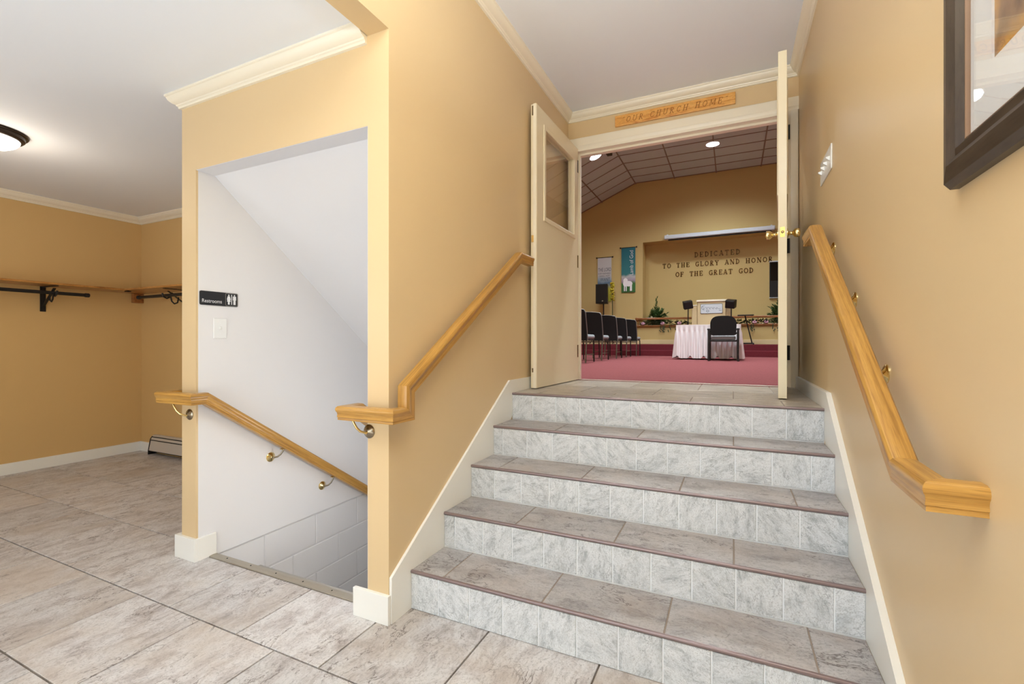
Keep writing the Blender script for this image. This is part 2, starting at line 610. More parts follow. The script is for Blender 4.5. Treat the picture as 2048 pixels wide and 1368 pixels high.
# banners: flat print
def banner_mat(name, stops):
    m = bpy.data.materials.new(name)
    m.use_nodes = True
    nt = m.node_tree
    b = nt.nodes['Principled BSDF']
    b.inputs['Roughness'].default_value = .8
    tc = N(nt, 'ShaderNodeTexCoord')
    sp = N(nt, 'ShaderNodeSeparateXYZ')
    nt.links.new(tc.outputs['Generated'], sp.inputs[0])
    nz = N(nt, 'ShaderNodeTexNoise')
    nz.inputs['Scale'].default_value = 5
    nz.inputs['Detail'].default_value = 4
    nt.links.new(tc.outputs['Object'], nz.inputs['Vector'])
    a = N(nt, 'ShaderNodeMath', operation='MULTIPLY_ADD')
    a.inputs[1].default_value = .14
    nt.links.new(nz.outputs['Fac'], a.inputs[0])
    nt.links.new(sp.outputs[2], a.inputs[2])
    s_ = N(nt, 'ShaderNodeMath', operation='SUBTRACT')
    s_.inputs[1].default_value = .07
    nt.links.new(a.outputs[0], s_.inputs[0])
    r = ramp(nt, stops)
    nt.links.new(s_.outputs[0], r.inputs[0])
    nt.links.new(r.outputs[0], b.inputs['Base Color'])
    return m


M['teal'] = banner_mat('teal_banner_print', [(0, (58, 104, 52)), (.2, (64, 116, 56)), (.26, (168, 150, 168)), (.36, (190, 190, 190)), (.42, (58, 124, 128)), (1, (38, 108, 124))])
M['pale'] = banner_mat('pale_banner_print', [(0, (150, 150, 40)), (.28, (190, 176, 60)), (.42, (92, 118, 148)), (.5, (160, 176, 190)), (.58, (204, 200, 200)), (1, (208, 206, 208))])


def painting_mat():
    m = bpy.data.materials.new('framed_print_paint')
    m.use_nodes = True
    nt = m.node_tree
    b = nt.nodes['Principled BSDF']
    tc = N(nt, 'ShaderNodeTexCoord')
    n1 = N(nt, 'ShaderNodeTexNoise')
    n1.inputs['Scale'].default_value = 7
    n1.inputs['Detail'].default_value = 7
    n1.inputs['Distortion'].default_value = 1.2
    nt.links.new(tc.outputs['Object'], n1.inputs['Vector'])
    r = ramp(nt, [(.3, (104, 78, 58)), (.45, (164, 128, 92)), (.56, (208, 156, 76)), (.7, (228, 196, 128))])
    nt.links.new(n1.outputs['Fac'], r.inputs[0])
    sp = N(nt, 'ShaderNodeSeparateXYZ')
    nt.links.new(tc.outputs['Generated'], sp.inputs[0])
    r2 = ramp(nt, [(.28, (0, 0, 0, 1)), (.42, (1, 1, 1, 1))])
    nt.links.new(sp.outputs[2], r2.inputs[0])
    col = mixc(nt, r2.outputs[0], r.outputs[0], lin((172, 160, 144)))
    nt.links.new(col, b.inputs['Base Color'])
    b.inputs['Roughness'].default_value = .5
    return m


M['painting'] = painting_mat()

# ------------------------------------------------------------------ dimensions (metres)
XW_L, XW_R = -1.354, 0.450        # stair walls
XS_L, XS_R = -1.342, 0.428       # stair ends at the skirt boards
Y1, RUN, RISE = 1.7466, .27436, .17776
LAND = 5 * RISE
YC = 1.610                        # front face of the stairwell wall
ZLOW, ZHIGH = 2.632, 3.29        # low and high ceilings
YD = 4.07                        # doorway wall
YB = -1.4                        # rear wall (entrance) behind the camera
XCL, YCB = -6.08, 3.0            # coat room walls


def struct(mb, name, m, **kw):
    return mb.build(name, m, kind='structure', **kw)


# ------------------------------------------------------------------ shell
fl = MB()
fl.box(XCL - .1, -2.85, YB - .1, YCB + .05, -.14, -.012)
fl.box(-2.85, -1.42, YB - .1, 1.712, -.14, -.012)
fl.box(-1.42, XW_R + .05, YB - .1, 1.80, -.14, -.012)
floor = struct(fl, 'floor', M['grout'])

# floor tiles, one object each
tile_cache = {}


def tile_mesh(key, sx, sy, sz, m, ch=.0015, axis=2):
    k = (key, round(sx, 3), round(sy, 3), round(sz, 3))
    if k in tile_cache: return tile_cache[k]
    x, y, z, c = sx / 2, sy / 2, sz / 2, ch
    if axis == 2:     # visible face up
        vs = [(-x, -y, -z), (x, -y, -z), (x, y, -z), (-x, y, -z), (-x, -y, z - c), (x, -y, z - c), (x, y, z - c), (-x, y, z - c),
              (-x + c, -y + c, z), (x - c, -y + c, z), (x - c, y - c, z), (-x + c, y - c, z)]
        fs = [(0, 1, 5, 4), (1, 2, 6, 5), (2, 3, 7, 6), (3, 0, 4, 7), (4, 5, 9, 8), (5, 6, 10, 9), (6, 7, 11, 10), (7, 4, 8, 11), (8, 9, 10, 11), (3, 2, 1, 0)]
    elif axis == 1:   # visible face towards -Y
        vs = [(-x, y, -z), (x, y, -z), (x, y, z), (-x, y, z), (-x, -y + c, -z), (x, -y + c, -z), (x, -y + c, z), (-x, -y + c, z),
              (-x + c, -y, -z + c), (x - c, -y, -z + c), (x - c, -y, z - c), (-x + c, -y, z - c)]
        fs = [(0, 1, 5, 4), (1, 2, 6, 5), (2, 3, 7, 6), (3, 0, 4, 7), (4, 5, 9, 8), (5, 6, 10, 9), (6, 7, 11, 10), (7, 4, 8, 11), (8, 9, 10, 11), (3, 2, 1, 0)]
    else:             # visible face towards +X
        vs = [(-x, -y, -z), (-x, y, -z), (-x, y, z), (-x, -y, z), (x - c, -y, -z), (x - c, y, -z), (x - c, y, z), (x - c, -y, z),
              (x, -y + c, -z + c), (x, y - c, -z + c), (x, y - c, z - c), (x, -y + c, z - c)]
        fs = [(0, 1, 5, 4), (1, 2, 6, 5), (2, 3, 7, 6), (3, 0, 4, 7), (4, 5, 9, 8), (5, 6, 10, 9), (6, 7, 11, 10), (7, 4, 8, 11), (8, 9, 10, 11), (3, 2, 1, 0)]
    me = bpy.data.meshes.new(key)
    me.from_pydata(vs, [], fs)
    bm = bmesh.new()
    bm.from_mesh(me)
    bmesh.ops.recalc_face_normals(bm, faces=bm.faces[:])
    bm.to_mesh(me)
    bm.free()
    me.materials.append(m)
    tile_cache[k] = me
    return me


def place_tile(name, x0, x1, y0, y1, z0, z1, m, parent, axis=2, ch=.0015):
    me = tile_mesh(name, x1 - x0, y1 - y0, z1 - z0, m, ch, axis)
    o = bpy.data.objects.new(name, me)
    COL.objects.link(o)
    o.parent = parent
    o.location = Vector(((x0 + x1) / 2, (y0 + y1) / 2, (z0 + z1) / 2)) - wloc(parent)
    return o


G = .0035
TPX, TPY = .478, .468
yb0 = 1.28
band = -6
for band in range(-6, 4):
    ya, yb_ = yb0 + band * TPY, yb0 + (band + 1) * TPY
    off = -1.414 if band % 2 == 0 else -1.414 + TPX / 2
    for k in range(-11, 5):
        xa, xb = off + k * TPX, off + (k + 1) * TPX
        xm = (xa + xb) / 2
        ym = YCB - .01 if xm < -2.8 else (1.676 if xm < -1.45 else Y1 + .01)
        x0, x1 = max(xa, XCL + .01), min(xb, XW_R - .005)
        if ya > 1.7: x1 = min(x1, -2.86)
        y0, y1 = max(ya, YB + .01), min(yb_, ym)
        if band == 0 and xm >= -1.45: y1 = Y1 + .008 + G
        if x1 - x0 < .03 or y1 - y0 < .012: continue
        place_tile('floor_tile', x0 + G, x1 - G, y0 + G, y1 - G, -.012, 0, M['floor_tile'], floor)

# coat room walls, rear wall with the glazed entrance
struct(MB().box(XCL - .12, XCL, YB - .12, YCB + .12, -.1, ZLOW + .1), 'wall_left', M['tan_dark'])
struct(MB().box(XCL, -2.85, YCB, YCB + .12, -.1, ZLOW + .1), 'wall_back', M['tan_dark'])
EX0, EX1, EZ1 = -2.5, -.3, 2.15
WX0, WX1, WZ0, WZ1 = -4.85, -3.55, 1.0, 2.1
rw = MB()
rw.box(XCL - .12, WX0, YB - .12, YB, -.1, 3.45).box(WX0, WX1, YB - .12, YB, -.1, WZ0).box(WX0, WX1, YB - .12, YB, WZ1, 3.45)
rw.box(WX1, EX0, YB - .12, YB, -.1, 3.45).box(EX0, EX1, YB - .12, YB, EZ1, 3.45).box(EX1, XW_R + .12, YB - .12, YB, -.1, 3.45).box(EX0, EX1, YB - .12, YB, -.1, 0)
struct(rw, 'wall_rear', M['tan'])
struct(MB().box(XW_R, XW_R + .12, YB, YD + .13, -.1, 5.9), 'wall_right', M['tan'])
# entrance doors and window (behind the camera)
e = MB()
for x0, x1 in ((EX0, EX0 + .09), (EX1 - .09, EX1), ((EX0 + EX1) / 2 - .1, (EX0 + EX1) / 2 - .005), ((EX0 + EX1) / 2 + .005, (EX0 + EX1) / 2 + .1)):
    e.cbox(x0, x1, YB - .085, YB - .04, .01, EZ1, .004)
for x0, x1 in ((EX0 + .09, (EX0 + EX1) / 2 - .1), ((EX0 + EX1) / 2 + .1, EX1 - .09)):
    e.cbox(x0, x1, YB - .085, YB - .04, .01, .22, .004).cbox(x0, x1, YB - .085, YB - .04, EZ1 - .12, EZ1, .004).cbox(x0, x1, YB - .085, YB - .04, .95, 1.03, .004)
d3 = struct(e, 'door_3', M['white_plastic'])
for x0, x1 in ((EX0 + .09, (EX0 + EX1) / 2 - .1), ((EX0 + EX1) / 2 + .1, EX1 - .09)):
    MB().box(x0, x1, YB - .066, YB - .06, .22, .95).build('pane', M['glass'], d3)
    MB().box(x0, x1, YB - .066, YB - .06, 1.03, EZ1 - .12).build('pane', M['glass'], d3)
e = MB()
e.box(WX0, WX1, YB - .09, YB - .03, WZ0, WZ0 + .05).box(WX0, WX1, YB - .09, YB - .03, WZ1 - .05, WZ1)
for x in (WX0, (WX0 + WX1) / 2 - .025, WX1 - .05): e.box(x, x + .05, YB - .09, YB - .03, WZ0 + .05, WZ1 - .05)
w1 = struct(e, 'window_1', M['white_plastic'])
for a, b in ((WX0 + .05, (WX0 + WX1) / 2 - .025), ((WX0 + WX1) / 2 + .025, WX1 - .05)):
    MB().box(a, b, YB - .065, YB - .06, WZ0 + .05, WZ1 - .05).build('pane', M['glass'], w1)

# ceilings
struct(MB().box(XCL - .1, -1.472, YB - .1, YCB + .1, ZLOW, ZLOW + .08), 'ceiling_coat_room', M['ceil'])
struct(MB().box(XW_L, XW_R, YB, YD, ZHIGH, ZHIGH + .08), 'ceiling_stair_hall', M['ceil'])

# wall beside the stairs and the beam that continues it towards the entrance
XJ = -1.472                       # stairwell side of that wall
sw = MB().prism([(YC, -3.0), (YD + .13, -3.0), (YD + .13, 3.5), (YB, 3.5), (YB, 2.597), (YC, 2.597)], 0, XJ, XW_L)
struct(sw, 'wall_stair', M['tan'])
# partition between coat room and stairwell, header above the stairwell opening
pt = MB().box(-2.85, -2.73, YC, YCB, 0, ZLOW)
pt.box(-2.73, XJ, YC, YC + .105, 2.197, ZLOW)
pt.box(-2.73, -2.721, YC, YC + .012, 0, 2.197)
struct(pt, 'wall_stairwell_front', M['tan'])
ZO = 2.195
# white stairwell lining
struct(MB().box(-2.73, -2.72, YC + .012, 3.95, -.008, ZO), 'wall_stairwell_left', M['white'])
struct(MB().box(XJ - .003, XJ, YC + .002, 3.95, -3.0, ZO), 'wall_stairwell_right', M['white'])
struct(MB().box(-2.735, XJ - .003, 3.93, 4.03, -3.0, ZO), 'wall_stairwell_end', M['white'])
sl = .8
struct(MB().prism([(YC + .002, ZO), (YC + .002, ZO + .002), (YC + .105, ZO + .01), (3.93, ZO + .01), (3.93, ZO - sl * (3.93 - YC - .105)), (YC + .105, ZO)], 0, -2.72, XJ - .003), 'ceiling_stairwell', M['white'])
# painted concrete blocks below floor level
bl = struct(MB().box(-2.95, -2.7318, YC + .04, 3.93, -3.0, -.014), 'wall_stairwell_base', M['mortar'])
zt = -.03
for c in range(9):
    z1 = -.020 if c == 0 else zt - .205 * c - .005
    z0 = zt - .205 * (c + 1) + .005
    y = 2.042 - .41 * 2 + (0 if c % 2 == 0 else .215)
    while y < 3.9:
        ya, yb_ = max(y + .004, YC + .05), min(y + .41 - .004, 3.93)
        if yb_ - ya > .04:
            place_tile('block', -2.735, -2.7285, ya, yb_, z0, z1, M['block'], bl, axis=0, ch=.003)
        y += .41
# stairs down to the restrooms
lower = empty('lower_staircase', (-2.1, 1.75, -2.6), 'concrete stairs going down to the restrooms behind the metal threshold', 'stairs')
for i in range(8):
    y0 = 1.72 + i * .27
    MB().cbox(-2.726, XJ - .012, y0, min(y0 + .29, 3.925), -.19 * (i + 1) - .19, -.19 * (i + 1), .006).build('step', M['concrete'], lower)
th = empty('threshold_strip', (-2.1, 1.69, 0), 'dull metal threshold strip along the top of the stairs down', 'threshold')
MB().prism([(1.674, 0), (1.676, .006), (1.698, .008), (1.717, .006), (1.720, -.03), (1.712, -.03), (1.712, 0)], 0, -2.705, XJ - .015).build('strip', M['alu'], th)
for k in range(6):
    MB().lathe([(.004, 0), (.004, .0018), (.002, .0022)], (-2.58 + k * .2, 1.697, .0075), n=8).build('screw', M['dark'], th)

# doorway wall
DX0, DX1, DZ = -1.285, .377, 2.965
dw = MB()
dw.box(-5.6, DX0, YD, YD + .13, 0, 5.9).box(DX1, 4.8, YD, YD + .13, 0, 5.9).box(DX0, DX1, YD, YD + .13, DZ, 5.9).box(DX0, DX1, YD, YD + .13, 0, LAND - .02)
struct(dw, 'wall_doorway', M['tan'])

# ------------------------------------------------------------------ crown mouldings, casing, base
CROWN = [(0, 0), (.062, 0), (.062, -.010), (.056, -.014), (.050, -.030), (.036, -.044), (.022, -.050), (.020, -.056), (.014, -.060), (.012, -.070), (0, -.072)]


def crown(name, pts, z, flip=1):
    mb = MB()
    pr = [(flip * a, b) for a, b in CROWN]
    if flip < 0: pr = pr[::-1]
    sweep(mb, pr, [(x, y, z) for x, y in pts])
    return struct(mb, name, M['trim'], smooth=28)


crown('trim_1', [(-2.85, YCB), (-2.85, YC), (XJ - .004, YC)], ZLOW, 1)
crown('trim_2', [(XCL, YB), (XCL, YCB), (-2.85, YCB)], ZLOW, 1)
crown('trim_3', [(XW_L, YB), (XW_L, YD), (XW_R, YD), (XW_R, YB)], ZHIGH, 1)

# doorway casing
cs = MB()
CAS = [(0, 0), (0, .012), (.02, .016), (.028, .022), (.075, .026), (.095, .022), (.1, .014), (.1, 0)]   # (distance from opening, thickness)
# head
cs.prism([(YD - t, DZ + a) for a, t in CAS], 0, DX0 - .066, DX1 + .072)
cs.prism([(DX0 - a * .65, YD - t) for a, t in CAS], 2, LAND, DZ)
cs.prism([(DX1 + a * .7, YD - t) for a, t in CAS], 2, LAND, DZ)
# jamb lining with stop
cs.box(DX0, DX0 + .012, YD - .012, YD + .14, LAND, DZ).box(DX1 - .012, DX1, YD - .012, YD + .14, LAND, DZ)
cs.box(DX0, DX1, YD - .014, YD + .14, DZ - .02, DZ)
cs.box(DX0 + .012, DX0 + .03, YD + .045, YD + .085, LAND, DZ - .02).box(DX1 - .03, DX1 - .012, YD + .045, YD + .085, LAND, DZ - .02).box(DX0 + .03, DX1 - .03, YD + .045, YD + .085, DZ - .038, DZ - .02)
struct(cs, 'trim_4', M['trim'], smooth=28)

# base boards
SK = .108                         # skirt above the nosing line
def zs(y): return RISE + (RISE / RUN) * (y - Y1) + SK
ZB = LAND + .085
yk = Y1 + (ZB - RISE - SK) / (RISE / RUN)
lb = MB()
lb.prism([(YC + .004, 0), (YC + .004, zs(YC + .004)), (yk, ZB), (YD - .028, ZB), (YD - .028, LAND), (2.9, LAND - .1), (YC + .5, 0)], 0, XW_L, XS_L + .001)
struct(lb, 'baseboard_stair_left', M['trimw'])
rb = MB()
rb.prism([(YB, 0), (YB, .115), (1.45, .115), (Y1 + (.115 - RISE - SK) / (RISE / RUN), .115), (yk, ZB), (YD - .028, ZB), (YD - .028, LAND), (2.9, LAND - .1), (2.1, 0)], 0, XS_R - .001, XW_R)
struct(rb, 'baseboard_stair_right', M['trimw'])
pl = MB().cbox(-1.545, XS_L - .003, YC - .016, YC + .002, 0, .127, .002)
struct(pl, 'baseboard_post_right', M['trimw'])
pl = MB().cbox(-2.893, -2.706, YC - .016, YC + .002, 0, .127, .002).cbox(-2.72, -2.706, YC + .002, YC + .108, 0, .127, .002).cbox(-2.893, -2.85, YC + .002, YCB, 0, .127, .002)
struct(pl, 'baseboard_post_left', M['trimw'])
struct(MB().cbox(XCL, XCL + .018, YB, YCB, 0, .105, .003), 'baseboard_left', M['trimw'])
struct(MB().cbox(XCL + .018, -5.82, YCB - .018, YCB, 0, .105, .003), 'baseboard_back', M['trimw'])

# ------------------------------------------------------------------ tiled staircase
st = empty('tiled_staircase', ((XS_L + XS_R) / 2, Y1, 0), 'tiled staircase with pale grey risers, taupe treads and bronze edge strips', 'stairs')
T = .010
row_off = {1: -1.354, 2: -1.277, 3: -1.354, 4: -1.277, 5: -1.354}
tread_off = {1: -1.17, 2: -.941, 3: -1.17, 4: -.941, 5: -.694}
NOSE = []
for k in range(7):
    a = math.pi / 2 * k / 6
    NOSE.append((-.0055 * math.cos(a) * 1.0, .0 - .011 + .011 * math.sin(a)))
for i in range(1, 6):
    yf = Y1 + (i - 1) * RUN + .002           # finished riser face
    zt = i * RISE
    yend = Y1 + i * RUN + .004 if i < 5 else YD - .022
    body = MB().box(XS_L, XS_R, yf + T * .4, yend + .018, max(0, zt - RISE - .02), zt - T * .35).build('step', M['grout_light'], st)
    # riser tiles
    xs = [XS_L] + [row_off[i] + .1612 * k for k in range(14) if XS_L + .02 < row_off[i] + .1612 * k < XS_R - .02] + [XS_R]
    for a, b in zip(xs[:-1], xs[1:]):
        place_tile('riser_tile', a + .0028, b - .0028, yf, yf + T, zt - RISE + (.005 if i > 1 else .002), zt - .0155, M['riser_tile'], body, axis=1, ch=.0012)
    # grout bed of the tread
    bed = MB().box(XS_L, XS_R, yf + .007, yend, zt - T * .36, zt - .0025).build('tread_bed', M['grout'], st)
    rows = [(yf + .0075, yend - .001, tread_off[i])]
    if i == 5:
        rows = [(yf + .0075, 3.10, -.694), (3.10, 3.55, -.941), (3.55, YD - .022, -.694)]
    for ya, yb_, off in rows:
        xs = [XS_L] + [off + .4735 * k for k in range(-2, 6) if XS_L + .02 < off + .4735 * k < XS_R - .02] + [XS_R]
        for a, b in zip(xs[:-1], xs[1:]):
            place_tile('landing_tile' if i == 5 else 'tread_tile', a + .003, b - .003, ya + (.002 if i == 5 else 0), yb_ - .002, zt - .008, zt, M['landing_tile' if i == 5 else 'tread_tile'], body)
    # bronze edge strip
    n = MB()
    n.prism([(yf + .008, zt + .0005), (yf + .002, zt + .0005)] + [(yf - .0045 * math.sin(a) + .001, zt - .0065 + .007 * math.cos(a)) for a in [math.pi * q / 8 for q in range(1, 8)]] + [(yf + .002, zt - .0145), (yf + .008, zt - .0145)], 0, XS_L, XS_R)
    n.build('edge_strip', M['nosing'], st, smooth=40)

# ------------------------------------------------------------------ handrails
RP = []
def rail_profile(w_=.030, h=.031):
    # loaf-shaped oak handrail: rounded top, coves at the sides, stepped foot
    right = [(w_ * .45, h), (w_ * .78, h * .92), (w_ * .95, h * .72), (w_, h * .48), (w_ * .93, h * .22), (w_ * .80, h * .02), (w_ * .76, -h * .25), (w_ * .80, -h * .48), (w_ * .80, -h * .60), (w_ * .70, -h * .66), (w_ * .74, -h * .74), (w_ * .74, -h)]
    return right + [(-a, b) for a, b in reversed(right)]
RP = rail_profile()


def bracket(parent, wall_pt, rail_pt, axis, m1, m2):
    """rosette on the wall (axis = outward direction letter) and a curved arm to the underside of the rail"""
    wp, rp = Vector(wall_pt), Vector(rail_pt)
    nrm = {'X': Vector((1, 0, 0)), '-X': Vector((-1, 0, 0)), 'Y': Vector((0, 1, 0)), '-Y': Vector((0, -1, 0))}[axis]
    arm = MB()
    pts = [wp + nrm * .006, wp + nrm * .022 + Vector((0, 0, -.004))]
    out = (rp - wp).dot(nrm)
    lat = (rp - wp) - nrm * out
    lat.z = 0
    for t in (.35, .6, .85, 1.0):
        a = t * R90
        pts.append(wp + nrm * (.022 + (out - .022) * math.sin(a)) + lat * t + Vector((0, 0, -.004 + (rp.z - wp.z + .004) * (1 - math.cos(a)))))
    arm.tube(pts, .0055, 10)
    b = arm.build('bracket', m1, parent, smooth=50)
    MB().lathe([(.031, 0), (.031, .003), (.026, .008), (.014, .012), (.010, .016), (.006, .017)], wp, axis, 20).build('rosette', m2, b, smooth=40)
    pl_ = MB().box(rp.x - .012, rp.x + .012, rp.y - .022, rp.y + .022, rp.z - .001, rp.z + .003) if axis in ('X', '-X') else MB().box(rp.x - .022, rp.x + .022, rp.y - .012, rp.y + .012, rp.z - .001, rp.z + .003)
    pl_.build('saddle_plate', m2, b)
    return b


def handrail(name, pts, label, base):
    t = empty(name, base, label, 'handrail')
    for i in range(len(pts) - 1):
        mb = MB()
        sweep(mb, RP, pts, segs=[i])
        mb.build('rail_section', M['oak'], t, smooth=32)
    return t


SLP = RISE / RUN
zc0 = .919
xr = -1.285
# wraps the post from the stairs down, then climbs the left wall
ya0, za0 = 1.643, 1.025
yt = ya0 + (1.795 - za0) / SLP
h = handrail('handrail', [(XJ - .075, 2.9, zc0 - .69 * (2.9 - 1.63)), (XJ - .075, 1.63, zc0), (XJ - .075, 1.55, zc0), (xr, 1.55, zc0), (xr, ya0, zc0), (xr, ya0, za0), (xr, yt, 1.795), (xr, 3.03, 1.795)],
             'oak handrail wrapping the post and climbing the wall left of the tiled steps', (XW_L, 1.62, .85))
bracket(h, (-1.463, YC, .832), (-1.503, 1.55, zc0 - .031), '-Y', M['brass'], M['steelb'])
for y in (1.95, 2.45):
    z = za0 + SLP * (y - ya0)
    bracket(h, (XW_L, y, z - .075), (xr, y, z - .036), 'X', M['brass'], M['brass'])
# left rail: wraps the left post and follows the white wall down
xl = -2.645
h = handrail('handrail', [(-2.925, 2.3, zc0), (-2.925, 1.55, zc0), (xl, 1.55, zc0), (xl, 1.612, zc0), (xl, 3.3, zc0 - .69 * (3.3 - 1.612))],
             'oak handrail sloping down the white stairwell wall below the restroom sign', (-2.72, 1.62, .85))
bracket(h, (-2.776, YC, .820), (-2.83, 1.55, zc0 - .031), '-Y', M['brass'], M['steelb'])
for y, z in ((2.077, .481), (2.499, .178)):
    zr = zc0 - .69 * (y + .04 - 1.612)
    bracket(h, (-2.72, y, z), (xl, y + .04, zr - .037), 'X', M['steelb'], M['brass'])
# right rail
xq = .376
yb1 = 1.43
y2 = yb1 + (1.785 - zc0) / SLP
h = handrail('handrail', [(XW_R, 1.232, zc0), (xq, 1.232, zc0), (xq, yb1, zc0), (xq, y2, 1.785), (xq, 3.0, 1.785)],
             'oak handrail on the wall right of the steps with a return at its foot', (XW_R, 1.3, .85))
for y in (1.872, 2.294, 2.736):
    z = zc0 + SLP * (y - yb1)
    bracket(h, (XW_R, y, z - .078), (xq, y, z - .036), '-X', M['brass'], M['brass'])

# ------------------------------------------------------------------ double doors (leaves stand open into the hall)
def door_leaf(name, hinge, free, side, knob, label):
    """local frame: x along the leaf from hinge (0) to free edge, y thickness 0..T towards 'side', z up from landing"""
    hx, hy = hinge
    d = Vector((free[0] - hx, free[1] - hy))
    Wd = d.length
    ang = math.atan2(d.y, d.x)
    TT = .046
    root = empty(name, (hx, hy, LAND + .006), rz=ang, kind='structure')
    tag(root, label)
    zt = DZ - LAND - .012
    wx0, wx1, wz0, wz1 = Wd - .80, Wd - .155, 1.27, 1.935
    y0, y1 = (0, TT) if side > 0 else (-TT, 0)
    p = MB()
    p.cbox(0, wx0, y0, y1, 0, zt, .002).cbox(wx1, Wd, y0, y1, 0, zt, .002).box(wx0 - .003, wx1 + .003, y0 + .0006, y1 - .0006, 0, wz0).box(wx0 - .003, wx1 + .003, y0 + .0006, y1 - .0006, wz1, zt)
    p.build('panel', M['door'], root, local=True)
    # glazing beads on both faces
    for s_, yy0, yy1 in ((0, y0 - .007, y0 + .008), (1, y1 - .008, y1 + .007)):
        bd = MB()
        b_ = .028
        bd.cbox(wx0 - b_, wx0 + .006, yy0, yy1, wz0 - b_, wz1 + b_, .004).cbox(wx1 - .006, wx1 + b_, yy0, yy1, wz0 - b_, wz1 + b_, .004)
        bd.cbox(wx0, wx1, yy0, yy1, wz0 - b_, wz0 + .006, .004).cbox(wx0, wx1, yy0, yy1, wz1 - .006, wz1 + b_, .004)
        bd.build('window_frame', M['door'], root, local=True)
    MB().box(wx0, wx1, (y0 + y1) / 2 - .003, (y0 + y1) / 2 + .003, wz0, wz1).build('pane', M['glass'], root, local=True)
    for z in (.2, 1.0, 1.85):
        hb = MB().box(-.004, .02, y0 - .002, y1 + .002, z, z + .11)
        if side > 0: hb.box(-.012, -.006, y1, y1 + .026, z, z + .11).lathe([(.007, 0), (.007, .11)], (-.006, y1 + .008, z), n=10)
        else: hb.lathe([(.006, 0), (.006, .11)], (-.004, y0, z), n=10)
        hb.build('hinge', M['black'] if side > 0 else M['steelb'], root, local=True)
    ym = (y0 + y1) / 2
    if knob:
        zk = 1.877 - LAND
        MB().cbox(Wd - .0005, Wd + .0015, ym - .0125, ym + .0125, zk - .03, zk + .03, .0006).build('latch_plate', M['brass'], root, local=True)
        MB().lathe([(.008, 0), (.008, .004), (.005, .007)], (Wd + .001, ym, zk), 'X', 14).build('latch_bolt', M['steelb'], root, local=True)
        for ax, yy in (('Y', y1), ('-Y', y0)):
            MB().lathe([(.030, 0), (.030, .004), (.016, .008), (.011, .014), (.010, .026), (.014, .032), (.024, .040), (.0275, .052), (.026, .062), (.018, .068), (.004, .069)], (Wd - .06, yy, zk), ax, 24).build('knob', M['brass'], root, smooth=40, local=True)
    else:
        # meeting stile with two flush bolts and a worn strike
        MB().cbox(Wd - .001, Wd + .006, ym - .003, y1 if side > 0 else ym - .003 + TT / 2, 0, zt, .002).build('meeting_strip', M['trim'], root, local=True)
        for z, l in ((zt - .085, .07), (.115, .03)):
            MB().cbox(Wd + .004, Wd + .008, ym - .011, ym - .001, z, z + l, .001).build('flush_bolt', M['steelb'], root, local=True)
        MB().cbox(Wd + .004, Wd + .0085, ym - .016, ym + .002, 1.06, 1.11, .001).build('strike_plate', M['brass'], root, local=True)
    return root


door_leaf('door_1', (-1.250, 4.035), (-1.280, 3.13), -1, False, 'cream door leaf with a tall glass pane, folded open against the left wall')
door_leaf('door_2', (.318, 4.035), (.247, 3.19), 1, True, 'cream door leaf with brass knobs seen edge on at the right')

# carved wooden sign over the doorway
# ---- stroke letters
def arc(cx, cy, rx, ry, a0, a1, n=10):
    return [(cx + rx * math.cos(math.radians(a0 + (a1 - a0) * k / n)), cy + ry * math.sin(math.radians(a0 + (a1 - a0) * k / n))) for k in range(n + 1)]


